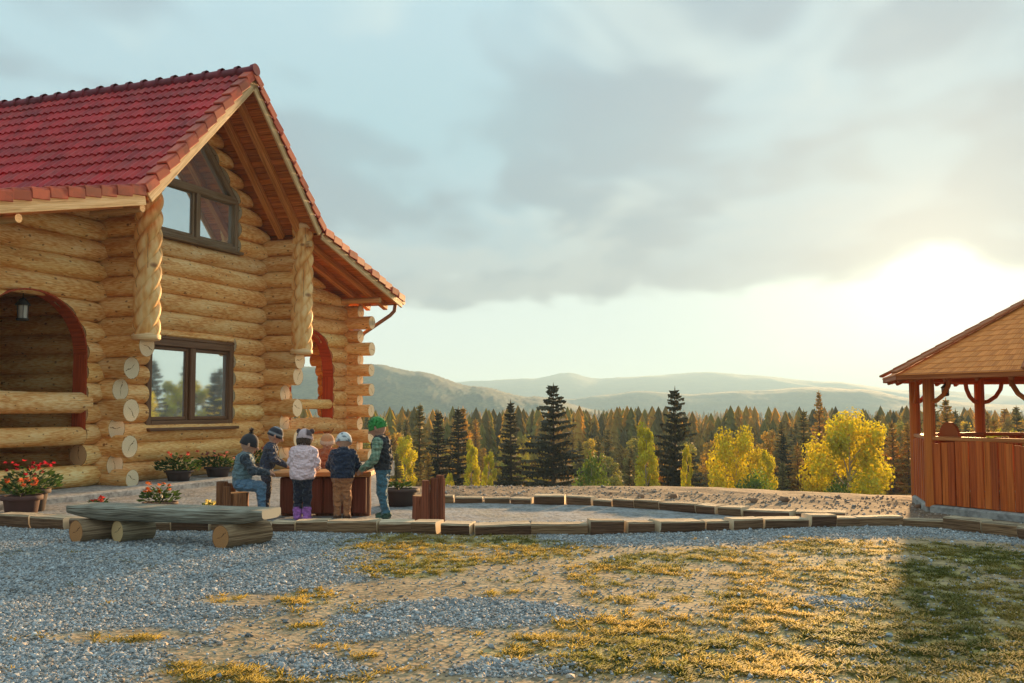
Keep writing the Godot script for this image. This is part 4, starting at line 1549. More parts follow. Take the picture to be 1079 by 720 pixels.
# ------------------------------------------------------------------ path edging
func edging_row(line: Array, label: String, group: String, high: float) -> void:
	var carry := 0.0
	for k in line.size() - 1:
		var a: Vector2 = line[k]
		var b: Vector2 = line[k + 1]
		var many := maxi(1, int(round((b - a).length() / 0.46)))
		for s in many:
			var p := a.lerp(b, (s + carry) / many)
			carry = rng.randf_range(-0.22, 0.22) if s < many - 1 else 0.0
			var e := a.lerp(b, (s + 1.0 + carry) / many)
			var d := (e - p).normalized()
			e -= d * rng.randf_range(0.01, 0.07)
			var mb := MB.new()
			var ends := MB.new()
			var tone := rng.randf_range(0.75, 1.15)
			mb.col = Color(0.27, 0.145, 0.09).lerp(Color(0.6, 0.38, 0.22), pow(rng.randf(), 2.2)) * tone
			mb.col.a = 1.0
			ends.col = Color(0.84, 0.70, 0.53) * rng.randf_range(0.65, 1.1)
			ends.col.a = 1.0
			var hh := high * rng.randf_range(0.75, 1.2)
			var wide := rng.randf_range(0.22, 0.36)
			var length := (e - p).length()
			var o := thing("edging_block", label, "edging", Vector3((p.x + e.x) * 0.5, 0, (p.y + e.y) * 0.5), 0.0, group)
			o.rotation = Vector3(rng.randf_range(-0.03, 0.03), -atan2(d.y, d.x) + rng.randf_range(-0.05, 0.05), rng.randf_range(-0.025, 0.025))
			# a hewn half round: bark below, flat sawn top
			var seg := 7
			var prof := []
			for q in seg + 1:
				var t := PI * 1.0 * q / seg
				prof.append(Vector2(cos(t) * wide * 0.5 * (1.0 + 0.12 * sin(t)), hh - 0.015 - sin(t) * (hh + 0.05)))
			var rows := 5
			var rings := []
			for r in rows:
				var x := lerpf(-length * 0.5, length * 0.5, float(r) / (rows - 1))
				var ring := []
				for q in seg + 1:
					var t := PI * q / seg
					var w := 1.0 + 0.06 * noise2.get_noise_3d(x * 40.0 + p.x * 30.0, q * 9.0, p.y * 30.0)
					ring.append(mb.vert(Vector3(x, prof[q].y, prof[q].x * w), Vector3(0, -sin(t) * 0.4, cos(t)).normalized(), Vector2(x + p.x * 3.1, float(q) / seg)))
				rings.append(ring)
			for r in rows - 1:
				for q in seg:
					mb.quad(rings[r][q], rings[r][q + 1], rings[r + 1][q + 1], rings[r + 1][q])
			# sawn top with a worn edge
			for r in rows - 1:
				var x0 := lerpf(-length * 0.5, length * 0.5, float(r) / (rows - 1))
				var x1 := lerpf(-length * 0.5, length * 0.5, float(r + 1) / (rows - 1))
				var y0 := hh + 0.008 * noise2.get_noise_2d(x0 * 60.0 + p.x * 50.0, 3.0)
				var y1 := hh + 0.008 * noise2.get_noise_2d(x1 * 60.0 + p.x * 50.0, 3.0)
				var w := wide * 0.5 - 0.018
				ends.poly([Vector3(x0, y0, -w), Vector3(x1, y1, -w), Vector3(x1, y1, w), Vector3(x0, y0, w)], Vector3.UP, [Vector2(x0 + p.x, 0.0), Vector2(x1 + p.x, 0.0), Vector2(x1 + p.x, 0.2), Vector2(x0 + p.x, 0.2)])
				for sgn: float in [-1.0, 1.0]:
					ends.poly([Vector3(x0, y0, sgn * w), Vector3(x1, y1, sgn * w), Vector3(x1, hh - 0.02, sgn * wide * 0.5), Vector3(x0, hh - 0.02, sgn * wide * 0.5)], Vector3(0, 1, sgn).normalized(), [Vector2(x0, 0.3), Vector2(x1, 0.3), Vector2(x1, 0.33), Vector2(x0, 0.33)])
			for sgn: float in [-1.0, 1.0]:
				var ps := [Vector3(sgn * length * 0.5, hh, -wide * 0.5 + 0.018), Vector3(sgn * length * 0.5, hh, wide * 0.5 - 0.018)]
				for q in prof: ps.append(Vector3(sgn * length * 0.5, q.y, q.x))
				ends.poly(ps, Vector3(sgn, 0, 0))
			put("bark_side", mb.mesh(), M.old, o)
			put("sawn_face", ends.mesh(), M.old, o)

func make_edging() -> void:
	edging_row(NEAR_ROW, "short half-log block in the row edging the gravel path on the grass side", "path edging on the grass side", 0.135)
	edging_row(FAR_ROW, "short half-log block in the row edging the gravel path on the forest side", "path edging on the forest side", 0.115)
	# rubble on the bank behind the path
	for k in 7:
		var x := rng.randf_range(1.5, 6.3)
		var z := lerpf(-17.6, -14.3, clampf((x - 1.0) / 5.3, 0, 1)) + rng.randf_range(-0.6, 0.7)
		var mb := MB.new()
		mb.col = Color(0.34, 0.21, 0.13) * rng.randf_range(0.7, 1.3)
		mb.col.a = 1.0
		rock(mb, Vector3.ZERO, rng.randf_range(0.04, 0.1), k)
		var o := put("bank_rock", mb.mesh(), M.stone)
		o.position = Vector3(x, land(x, z) + 0.03, z)
		tag(o, "rough brown rock on the rubble bank between path and gazebo", "rock", "rocks on the bank")

func rock(mb: MB, at: Vector3, r: float, sd: int) -> void:
	var q := RandomNumberGenerator.new()
	q.seed = sd * 31 + 5
	var ico := icosa()
	var ps := []
	for p in ico[0]: ps.append(at + Vector3(p.x, p.y * 0.62, p.z) * r * q.randf_range(0.7, 1.25))
	for f in ico[1]:
		var a: Vector3 = ps[f[0]]
		var b: Vector3 = ps[f[1]]
		var c: Vector3 = ps[f[2]]
		mb.poly([a, b, c], ((a + b + c) / 3.0 - at).normalized())

func icosa() -> Array:
	var t := (1.0 + sqrt(5.0)) / 2.0
	var v := []
	for p in [[-1, t, 0], [1, t, 0], [-1, -t, 0], [1, -t, 0], [0, -1, t], [0, 1, t], [0, -1, -t], [0, 1, -t], [t, 0, -1], [t, 0, 1], [-t, 0, -1], [-t, 0, 1]]:
		v.append(Vector3(p[0], p[1], p[2]).normalized())
	return [v, [[0, 11, 5], [0, 5, 1], [0, 1, 7], [0, 7, 10], [0, 10, 11], [1, 5, 9], [5, 11, 4], [11, 10, 2], [10, 7, 6], [7, 1, 8], [3, 9, 4], [3, 4, 2], [3, 2, 6], [3, 6, 8], [3, 8, 9], [4, 9, 5], [2, 4, 11], [6, 2, 10], [8, 6, 7], [9, 8, 1]]]


# ------------------------------------------------------------------ bench, table, stump chairs
func short_log(parent: Node3D, called: String, a: Vector3, b: Vector3, r: float, tone: Color, end_tone := Color(0.8, 0.6, 0.42)) -> void:
	var mb := MB.new()
	mb.col = tone
	mb.tube([a, a.lerp(b, 0.3), a.lerp(b, 0.7), b], [r, r * 1.03, r * 0.98, r], 18, false, 0.7)
	var e := MB.new()
	e.col = end_tone
	var bs := along(b - a, Vector3.UP if absf((b - a).normalized().y) < 0.9 else Vector3.RIGHT)
	for s in 2:
		var c := a if s == 0 else b
		var ps := []
		var us := []
		for k in 18:
			var t := TAU * k / 18
			ps.append(c + (bs.y * cos(t) + bs.z * sin(t)) * r)
			us.append(Vector2(0.5 + 0.5 * cos(t), 0.5 + 0.5 * sin(t)))
		e.poly(ps, bs.x * (-1.0 if s == 0 else 1.0), us)
	var m := mb.mesh()
	e.mesh(m)
	put(called, m, [M.old, M.log_end], parent)

# a slab hewn from half a log, flat side up, x along
func slab(mb: MB, length: float, wide: float, thick: float, y: float) -> void:
	var rows := 12
	var seg := 10
	var rings := []
	for r in rows + 1:
		var f := float(r) / rows
		var x := (f - 0.5) * length
		var taper := minf(1.0, 0.55 + 3.5 * minf(f, 1.0 - f))
		var ring := []
		for q in seg + 1:
			var t := PI * q / seg
			var w := 1.0 + 0.05 * noise2.get_noise_2d(x * 40.0, q * 12.0)
			ring.append(mb.vert(Vector3(x, y - 0.02 - pow(sin(t), 0.55) * thick * taper * w, signf(cos(t)) * pow(absf(cos(t)), 0.5) * wide * 0.5 * w), Vector3(0, -sin(t), cos(t)), Vector2(x, float(q) / seg * 0.5)))
		rings.append(ring)
	for r in rows:
		for q in seg:
			mb.quad(rings[r][q], rings[r][q + 1], rings[r + 1][q + 1], rings[r + 1][q])
	for r in rows:
		var x0 := (float(r) / rows - 0.5) * length
		var x1 := (float(r + 1) / rows - 0.5) * length
		mb.poly([Vector3(x0, y, -wide * 0.47), Vector3(x1, y, -wide * 0.47), Vector3(x1, y, wide * 0.47), Vector3(x0, y, wide * 0.47)], Vector3.UP, [Vector2(x0, 0), Vector2(x1, 0), Vector2(x1, wide), Vector2(x0, wide)])
		for s: float in [-1, 1]:
			mb.poly([Vector3(x0, y, s * wide * 0.47), Vector3(x1, y, s * wide * 0.47), Vector3(x1, y - 0.02, s * wide * 0.51), Vector3(x0, y - 0.02, s * wide * 0.51)], Vector3(0, 1, s).normalized(), [Vector2(x0, 0), Vector2(x1, 0), Vector2(x1, 0.02), Vector2(x0, 0.02)])
	for s: float in [-1, 1]:
		var ps := [Vector3(s * length * 0.5, y, -wide * 0.47), Vector3(s * length * 0.5, y, wide * 0.47)]
		for q in seg + 1: ps.append(mb.v[rings[rows if s > 0 else 0][q]])
		mb.poly(ps, Vector3(s, 0, 0))

func make_furniture() -> void:
	# bench: a grey half-log slab on lying log rounds
	var a := Vector3(-4.98, 0, -11.45)
	var b := Vector3(-2.62, 0, -10.85)
	var o := thing("log_bench", "weathered grey half-log bench on short lying logs", "bench", (a + b) * 0.5, -atan2((b - a).z, (b - a).x))
	var mb := MB.new()
	mb.col = Color(0.42, 0.42, 0.38)
	slab(mb, (b - a).length(), 0.44, 0.15, 0.40)
	put("seat", mb.mesh(), M.old, o)
	short_log(o, "support", Vector3(0.78, 0.115, 0.3), Vector3(0.98, 0.115, -0.3), 0.13, Color(0.45, 0.32, 0.2), Color(0.62, 0.36, 0.2))
	short_log(o, "support", Vector3(-1.05, 0.115, 0.26), Vector3(-0.85, 0.115, -0.3), 0.13, Color(0.5, 0.36, 0.24), Color(0.62, 0.36, 0.2))
	short_log(o, "support", Vector3(-0.62, 0.115, 0.12), Vector3(-0.45, 0.115, -0.25), 0.125, Color(0.5, 0.42, 0.3), Color(0.9, 0.75, 0.55))
	# table
	o = thing("plank_table", "thick wooden table on broad dark trunk legs with children round it", "table", Vector3(-2.62, 0, -14.0), 0.02)
	mb = MB.new()
	for k in 4:
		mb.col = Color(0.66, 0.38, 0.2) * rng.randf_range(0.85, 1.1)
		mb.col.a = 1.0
		mb.box(xf(Vector3(0, 0.585 + 0.002 * k, -0.3 + 0.2 * k)), Vector3(1.36, 0.07, 0.19), 0.012)
	put("table_top", mb.mesh(), M.board, o)
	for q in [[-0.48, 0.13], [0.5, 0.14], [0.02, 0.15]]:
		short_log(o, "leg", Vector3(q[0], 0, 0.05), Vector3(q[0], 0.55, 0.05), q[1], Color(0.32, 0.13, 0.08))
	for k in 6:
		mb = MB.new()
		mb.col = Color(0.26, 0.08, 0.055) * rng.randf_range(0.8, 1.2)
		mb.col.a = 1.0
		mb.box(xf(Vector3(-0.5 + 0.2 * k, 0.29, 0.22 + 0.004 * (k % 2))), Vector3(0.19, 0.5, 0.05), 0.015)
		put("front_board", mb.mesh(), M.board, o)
	# stump chairs: a short trunk with a back of split staves
	stump_chair("reddish stump chair with tall stave back, standing empty beside the path edging", Vector3(-1.13, 0, -13.0), -0.35, Color(0.42, 0.13, 0.07), 0.36, 0.62)
	stump_chair("brown stump chair under the seated child in the grey jacket", Vector3(-3.72, 0, -13.4), PI + 0.1, Color(0.46, 0.19, 0.09), 0.36, 0.52)

func stump_chair(label: String, at: Vector3, turn: float, tone: Color, seat: float, back: float) -> void:
	var o := thing("stump_chair", label, "chair", at, turn)
	short_log(o, "seat", Vector3(0, 0, 0), Vector3(0, seat, 0), 0.17, tone, Color(0.62, 0.4, 0.26))
	for k in 5:
		var t := deg_to_rad(-64.0 + 32.0 * k)
		var mb := MB.new()
		mb.col = tone * rng.randf_range(0.85, 1.2)
		mb.col.a = 1.0
		var p := Vector3(cos(t) * 0.2, 0, sin(t) * 0.2)
		var top := back * (1.0 - 0.05 * absf(k - 2.0)) + rng.randf_range(-0.015, 0.015)
		mb.tube([p, p + Vector3(0, top * 0.5, 0), p * 1.04 + Vector3(0, top, 0)], [0.062, 0.06, 0.052], 8, true, 0.8)
		put("back_stave", mb.mesh(), M.old, o)


# ------------------------------------------------------------------ flower pots
func flower_pot(label: String, at: Vector3, r: float, tall: float, pot: Color, bloom: Color, spread: float, leaves: int, blooms: int, long := 1.0, group := "") -> void:
	var o := thing("flower_pot", label, "flower pot", at, rng.randf() * 0.4, group)
	var mb := MB.new()
	mb.col = pot
	mb.lathe(Transform3D(Basis.from_scale(Vector3(long, 1, 1)), Vector3.ZERO), [[0.001, 0.0], [r * 0.74, 0.0], [r * 0.9, tall * 0.8], [r * 1.06, tall * 0.82], [r * 1.06, tall], [r * 0.92, tall], [r * 0.9, tall * 0.9], [0.001, tall * 0.9]], 20)
	put("pot", mb.mesh(), M.plain, o)
	var q := RandomNumberGenerator.new()
	q.seed = int(at.x * 100.0) + 999
	mb = MB.new()
	for k in leaves:
		var t := q.randf() * TAU
		var rr := sqrt(q.randf()) * spread
		var p := Vector3(cos(t) * rr * long, tall + q.randf() * spread * 0.85 * (1.1 - rr / spread * 0.6), sin(t) * rr)
		var d := Vector3(cos(t), q.randf_range(0.1, 0.9), sin(t)).normalized()
		var s := d.cross(Vector3(q.randf_range(-1, 1), 1, q.randf_range(-1, 1))).normalized()
		mb.col = Color(0.05, 0.09, 0.03) * q.randf_range(0.6, 1.6)
		mb.col.a = 1.0
		var z := q.randf_range(0.03, 0.055)
		mb.poly([p, p + d * z + s * z * 0.6, p + d * z * 2.0, p + d * z - s * z * 0.6], d.cross(s).normalized())
	for k in 8:
		var t := q.randf() * TAU
		mb.col = Color(0.08, 0.1, 0.03)
		mb.tube([Vector3(0, tall * 0.85, 0), Vector3(cos(t) * spread * 0.5 * long, tall + spread * 0.5, sin(t) * spread * 0.5)], [0.006, 0.004], 5, false)
	put("leaves", mb.mesh(), M.leaf, o)
	for k in blooms:
		mb = MB.new()
		var t := q.randf() * TAU
		var rr := sqrt(q.randf()) * spread * 0.95
		var p := Vector3(cos(t) * rr * long, tall + spread * q.randf_range(0.55, 1.1), sin(t) * rr)
		mb.col = bloom * q.randf_range(0.7, 1.25)
		mb.col.a = 1.0
		for e in 9:
			var d := Vector3(q.randfn(), q.randf_range(-0.2, 1.2), q.randfn()).normalized()
			var s := d.cross(Vector3.UP).normalized()
			var z := q.randf_range(0.022, 0.034)
			mb.poly([p, p + d * z + s * z * 0.8, p + d * z * 1.7, p + d * z - s * z * 0.8], (d + Vector3.UP * 0.3).normalized())
		put("flower", mb.mesh(), M.leaf, o)

func make_pots() -> void:
	var terra := Color(0.10, 0.05, 0.04)
	flower_pot("dark brown pot of orange flowers on the path edging near the red geraniums", Vector3(-6.58, 0.0, -13.35), 0.25, 0.33, terra, Color(0.72, 0.16, 0.06), 0.2, 130, 14)
	flower_pot("large pot of tall red geraniums in front of the porch rail", Vector3(-7.02, 0.0, -14.5), 0.26, 0.32, Color(0.09, 0.06, 0.05), Color(0.62, 0.03, 0.06), 0.38, 320, 22)
	flower_pot("low bowl of orange flowers behind the log bench", Vector3(-4.95, 0.0, -14.0), 0.23, 0.18, Color(0.12, 0.07, 0.05), Color(0.68, 0.2, 0.06), 0.24, 140, 14)
	var w := Transform3D(Basis.from_euler(Vector3(0, deg_to_rad(HOUSE_TURN), 0)), HOUSE_AT)
	flower_pot("bushy dark planter with red blooms under the lower window", w * Vector3(1.25, BASE, 0.75), 0.22, 0.2, Color(0.07, 0.05, 0.05), Color(0.55, 0.08, 0.08), 0.34, 360, 9, 1.2)
	flower_pot("green planter with pink blooms under the lower window", w * Vector3(2.45, BASE, 0.75), 0.22, 0.2, Color(0.07, 0.05, 0.05), Color(0.62, 0.2, 0.22), 0.32, 320, 11, 1.2)
	flower_pot("leafy planter by the wall behind the child in the pompom hat", w * Vector3(3.7, BASE, 0.75), 0.22, 0.2, Color(0.07, 0.05, 0.05), Color(0.5, 0.12, 0.1), 0.32, 320, 7, 1.2)
	flower_pot("small pot of red and white flowers by the plinth", Vector3(-5.9, 0.0, -14.2), 0.09, 0.1, Color(0.25, 0.2, 0.16), Color(0.7, 0.08, 0.08), 0.1, 60, 7)
	flower_pot("small pot of pale yellow flowers behind the bench", Vector3(-4.13, 0.0, -13.6), 0.09, 0.08, Color(0.15, 0.14, 0.1), Color(0.75, 0.65, 0.25), 0.13, 70, 10)
	flower_pot("dark brown planter behind the child in the green hat", Vector3(-1.74, 0.0, -15.3), 0.23, 0.26, Color(0.08, 0.05, 0.04), Color(0.5, 0.3, 0.08), 0.14, 60, 5, 1.3)


# ------------------------------------------------------------------ people
# bones: [from, to, radius, radius, colour]
func body(bones: Array, cell: float, soft: float) -> MB:
	var lo := Vector3.ONE * 1e9
	var hi := -lo
	for b in bones:
		var r: float = maxf(b[2], b[3]) + cell * 3.0
		lo = lo.min(b[0] - Vector3.ONE * r).min(b[1] - Vector3.ONE * r)
		hi = hi.max(b[0] + Vector3.ONE * r).max(b[1] + Vector3.ONE * r)
	var nx := int((hi.x - lo.x) / cell) + 2
	var ny := int((hi.y - lo.y) / cell) + 2
	var nz := int((hi.z - lo.z) / cell) + 2
	var f := PackedFloat32Array()
	f.resize(nx * ny * nz)
	f.fill(1.0)
	var near := f.duplicate()
	var who := PackedInt32Array()
	who.resize(f.size())
	for bi in bones.size():
		var A: Vector3 = bones[bi][0]
		var B: Vector3 = bones[bi][1]
		var ra: float = bones[bi][2]
		var rb: float = bones[bi][3]
		var r := maxf(ra, rb) + soft + cell * 2.0
		var l := ((A.min(B) - Vector3.ONE * r) - lo) / cell
		var h := ((A.max(B) + Vector3.ONE * r) - lo) / cell
		var ab := B - A
		var ll := maxf(ab.length_squared(), 1e-9)
		for k in range(maxi(0, int(l.z)), mini(nz, int(h.z) + 1)):
			for j in range(maxi(0, int(l.y)), mini(ny, int(h.y) + 1)):
				for i in range(maxi(0, int(l.x)), mini(nx, int(h.x) + 1)):
					var p := lo + Vector3(i, j, k) * cell
					var t := clampf((p - A).dot(ab) / ll, 0.0, 1.0)
					var d := (p - A - ab * t).length() - lerpf(ra, rb, t)
					var at := (k * ny + j) * nx + i
					if d < near[at]:
						near[at] = d
						who[at] = bi
					var o := f[at]
					var g := maxf(soft - absf(o - d), 0.0) / soft
					f[at] = minf(o, d) - g * g * soft * 0.25
	var mb := MB.new()
	var index := PackedInt32Array()
	index.resize(f.size())
	index.fill(-1)
	var sx := 1
	var sy := nx
	var sz := nx * ny
	var corners := [0, sx, sy, sx + sy, sz, sz + sx, sz + sy, sz + sx + sy]
	for k in nz - 1:
		for j in ny - 1:
			for i in nx - 1:
				var at := (k * ny + j) * nx + i
				var f0 := f[at]
				if f0 > cell * 2.5 or f0 < -cell * 2.5: continue
				var neg := 0
				for q in 8:
					if f[at + corners[q]] < 0.0: neg += 1
				if neg == 0 or neg == 8: continue
				var sum := Vector3.ZERO
				var cnt := 0
				for q in 8:
					for ax in 3:
						var bit := 1 << ax
						if q & bit: continue
						var a := f[at + corners[q]]
						var b := f[at + corners[q | bit]]
						if (a < 0.0) == (b < 0.0): continue
						var t := a / (a - b)
						var p := Vector3(q & 1, (q >> 1) & 1, (q >> 2) & 1)
						p[ax] += t
						sum += p
						cnt += 1
				var best := at
				for q in 8:
					if absf(near[at + corners[q]]) < absf(near[best]): best = at + corners[q]
				var grad := Vector3(f[at + sx] - f[at] + f[at + sx + sy + sz] - f[at + sy + sz], f[at + sy] - f[at] + f[at + sx + sy + sz] - f[at + sx + sz], f[at + sz] - f[at] + f[at + sx + sy + sz] - f[at + sx + sy])
				mb.col = bones[who[best]][4]
				index[at] = mb.vert(lo + (Vector3(i, j, k) + sum / cnt) * cell, grad.normalized())
	for k in range(1, nz - 1):
		for j in range(1, ny - 1):
			for i in range(1, nx - 1):
				var at := (k * ny + j) * nx + i
				var a := f[at] < 0.0
				if a != (f[at + sx] < 0.0): face(mb, index, at, at - sy, at - sy - sz, at - sz)
				if a != (f[at + sy] < 0.0): face(mb, index, at, at - sx, at - sx - sz, at - sz)
				if a != (f[at + sz] < 0.0): face(mb, index, at, at - sx, at - sx - sy, at - sy)
	return mb

func face(mb: MB, index: PackedInt32Array, a: int, b: int, c: int, d: int) -> void:
	if index[a] >= 0 and index[b] >= 0 and index[c] >= 0 and index[d] >= 0:
		mb.quad(index[a], index[b], index[c], index[d])

const SKIN = Color(0.55, 0.30, 0.20)

# a hand of five bent fingers at a wrist, reaching along d with its palm towards n
func hand(mb: MB, w: Vector3, d: Vector3, n: Vector3, size: float, left: bool) -> void:
	mb.col = SKIN
	d = d.normalized()
	var s := d.cross(n).normalized() * (-1.0 if left else 1.0)
	n = s.cross(d).normalized() * (-1.0 if left else 1.0)
	mb.ball(w + d * size * 0.25, Vector3.ONE * size * 0.24, 10)
	mb.tube([w - d * size * 0.1, w + d * size * 0.2, w + d * size * 0.45], [size * 0.18, size * 0.22, size * 0.2], 8)
	for k in 4:
		var base := w + d * size * 0.42 + s * size * (k - 1.5) * 0.13
		var ln: float = size * [0.42, 0.5, 0.46, 0.36][k]
		mb.tube([base, base + d * ln * 0.45 + n * ln * 0.08, base + d * ln * 0.8 + n * ln * 0.3, base + d * ln * 0.92 + n * ln * 0.55], [size * 0.07, size * 0.065, size * 0.058, size * 0.045], 6)
	var tb := w + d * size * 0.12 - s * size * 0.2
	mb.tube([tb, tb - s * size * 0.14 + d * size * 0.16, tb - s * size * 0.16 + d * size * 0.34 + n * size * 0.08], [size * 0.08, size * 0.075, size * 0.055], 6)

# pose: dictionary of joints in parts of the height; arms as [elbow, wrist] per side
func person(label: String, at: Vector3, turn: float, h: float, c: Dictionary, pose: Dictionary) -> Node3D:
	var o := thing("person", label, "person", at, turn)
	var lean: float = pose.get("lean", 0.0)
	var hip: float = pose.get("hip", 0.5)
	var back: float = pose.get("back", 0.0)
	var top := func(p: Vector3) -> Vector3:           # bends the upper body forward at the hips
		var q := p - Vector3(0, 0.5, 0)
		q = Basis(Vector3.RIGHT, lean) * q
		return (q + Vector3(0, hip, back)) * h
	var bones := []
	var puff: float = c.get("puff", 1.0)
	bones.append([top.call(Vector3(0, 0.51, 0)), top.call(Vector3(0, 0.6, 0)), 0.082 * h * c.get("hem", 1.0), 0.088 * h * puff, c.coat])
	bones.append([top.call(Vector3(0, 0.6, 0)), top.call(Vector3(0, 0.74, 0)), 0.088 * h * puff, 0.09 * h * puff, c.coat])
	if puff > 1.15:                              # quilted rings of a padded jacket
		for k in 5:
			var yy := 0.52 + 0.052 * k
			for s: float in [-1, 1]:
				bones.append([top.call(Vector3(-0.03 * s, yy, 0)), top.call(Vector3(0.055 * s, yy, 0)), 0.082 * h * puff, 0.066 * h * puff, c.coat])
	for s: float in [-1, 1]:
		bones.append([top.call(Vector3(0, 0.745, 0)), top.call(Vector3(s * 0.095, 0.765, 0)), 0.075 * h, 0.052 * h, c.coat])
	bones.append([top.call(Vector3(0, 0.79, 0)), top.call(Vector3(0, 0.85, 0.01)), 0.042 * h, 0.04 * h, c.get("collar", SKIN)])
	# head
	var nod: float = pose.get("nod", 0.0)
	var look: float = pose.get("look", 0.0)
	var neck: Vector3 = top.call(Vector3(0, 0.84, 0.008))
	var hb := Basis(Vector3.UP, look) * Basis(Vector3.RIGHT, nod + lean * 0.4)
	var hd := func(p: Vector3) -> Vector3: return neck + hb * (p * h)
	bones.append([hd.call(Vector3(0, 0.075, -0.008)), hd.call(Vector3(0, 0.095, -0.005)), 0.082 * h, 0.078 * h, SKIN])
	bones.append([hd.call(Vector3(0, 0.04, 0.02)), hd.call(Vector3(0, 0.06, 0.02)), 0.052 * h, 0.062 * h, SKIN])
	bones.append([hd.call(Vector3(0, 0.062, 0.08)), hd.call(Vector3(0, 0.048, 0.094)), 0.011 * h, 0.015 * h, SKIN])
	for s: float in [-1, 1]:
		bones.append([hd.call(Vector3(s * 0.082, 0.05, -0.005)), hd.call(Vector3(s * 0.085, 0.075, -0.008)), 0.014 * h, 0.016 * h, SKIN])
	# legs
	for i in 2:
		var s := -1.0 if i == 0 else 1.0
		var L: Array = pose.get("legs", [[Vector3(-0.052, 0.27, 0.012), Vector3(-0.055, 0.05, 0)], [Vector3(0.052, 0.27, 0.012), Vector3(0.055, 0.05, 0)]])[i]
		var hp := Vector3(s * 0.045, hip, back) * h
		bones.append([hp, L[0] * h, 0.068 * h, 0.05 * h, c.trousers])
		bones.append([L[0] * h, L[1] * h, 0.05 * h, 0.038 * h, c.trousers])
		bones.append([L[1] * h + Vector3(0, 0.08 * h if c.get("boots", false) else 0.0, 0), L[1] * h - Vector3(0, 0.012 * h, 0), 0.043 * h, 0.04 * h, c.shoes])
		bones.append([L[1] * h - Vector3(0, 0.02 * h, 0), L[1] * h + Vector3(s * 0.008, -0.022, 0.085) * h, 0.034 * h, 0.026 * h, c.shoes])
	# arms
	var wrists := []
	for i in 2:
		var s := -1.0 if i == 0 else 1.0
		var A: Array = pose.arms[i]
		var sh: Vector3 = top.call(Vector3(s * 0.112, 0.765, 0))
		bones.append([sh, A[0] * h, 0.048 * h, 0.04 * h, c.get("sleeve", c.coat)])
		bones.append([A[0] * h, A[1] * h, 0.04 * h, 0.03 * h, c.get("sleeve", c.coat)])
		wrists.append([A[1] * h, (A[1] - A[0]).normalized()])
	var mb := body(bones, 0.013, 0.03)
	var hem: float = c.get("hem_at", 0.49) * h - (0.5 - hip) * h
	for k in mb.v.size():
		if hip < 0.45: break
		if mb.c[k] == c.coat and mb.v[k].y < hem: mb.c[k] = c.trousers
		elif mb.c[k] == c.trousers and mb.v[k].y >= hem: mb.c[k] = c.coat
	# creases in the cloth, woven checks on the sleeves
	var crease := FastNoiseLite.new()
	crease.seed = int(absf(at.x) * 100.0)
	crease.frequency = 9.0
	crease.fractal_octaves = 3
	for k in mb.v.size():
		if mb.c[k] == SKIN: continue
		var p := mb.v[k] * Vector3(1.0, 1.7, 1.0)
		var e := 0.01
		var f0 := crease.get_noise_3dv(p)
		var gr := Vector3(crease.get_noise_3dv(p + Vector3(e, 0, 0)) - f0, crease.get_noise_3dv(p + Vector3(0, e, 0)) - f0, crease.get_noise_3dv(p + Vector3(0, 0, e)) - f0) / e
		mb.v[k] += mb.n[k] * f0 * 0.012
		mb.n[k] = (mb.n[k] - (gr - mb.n[k] * gr.dot(mb.n[k])) * 0.05).normalized()
		if c.has("check") and mb.c[k] == c.sleeve:
			mb.c[k] = mb.c[k].lerp(c.check, clampf(0.5 + 0.5 * sin(mb.v[k].y * 95.0) + 0.4 * sin((mb.v[k].x + mb.v[k].z) * 95.0), 0.0, 1.0) * 0.75)
	for i in 2:
		hand(mb, wrists[i][0], wrists[i][1], Vector3.DOWN, 0.1 * h, i == 0)
	for s: float in [-1, 1]:
		mb.col = Color(0.03, 0.02, 0.015)
		mb.ball(hd.call(Vector3(s * 0.03, 0.078, 0.072)), Vector3.ONE * 0.009 * h, 8)
	mb.col = Color(0.4, 0.12, 0.1)
	mb.ball(hd.call(Vector3(0, 0.022, 0.068)), Vector3(0.02, 0.006, 0.01) * h, 8)
	put("body", mb.mesh(), M.cloth, o)
	# hat, hair
	mb = MB.new()
	var hat_at := Transform3D(hb, hd.call(Vector3(0, 0.085, -0.008)))
	var R := 0.093 * h
	if c.has("hair"):
		mb.col = c.hair
		for k in 60:
			var t := TAU * k / 60.0 * 7.0
			var f := k / 60.0
			var d := Vector3(sin(t), -0.2 - f * 0.5, -absf(cos(t)) * 0.8 - 0.15).normalized()
			var p: Vector3 = hat_at * (d * R * 0.92)
			mb.tube([p, p + hb * Vector3(0, -0.03 * h, -0.004), p + hb * Vector3(0, -0.055 * h, 0.0)], [0.012 * h, 0.011 * h, 0.004 * h], 5, false)
		put("hair", mb.mesh(), M.cloth, o)
	mb = MB.new()
	var rings := 10
	var seg := 24
	for k in rings + 1:
		var f := float(k) / rings
		var ph := lerpf(-0.28, PI / 2, f)
		for a in seg + 1:
			var t := TAU * a / seg
			var d := Vector3(cos(t) * cos(ph), sin(ph) * 1.08, sin(t) * cos(ph))
			var rr := R * (1.05 if k < 2 else 1.0)
			mb.col = c.hat.call(f, t)
			mb.vert(hat_at * (d * rr), (hb * d).normalized())
	for k in rings:
		for a in seg:
			var i := k * (seg + 1) + a
			mb.quad(i, i + 1, i + seg + 2, i + seg + 1)
	var hat := put("hat", mb.mesh(), M.cloth, o)
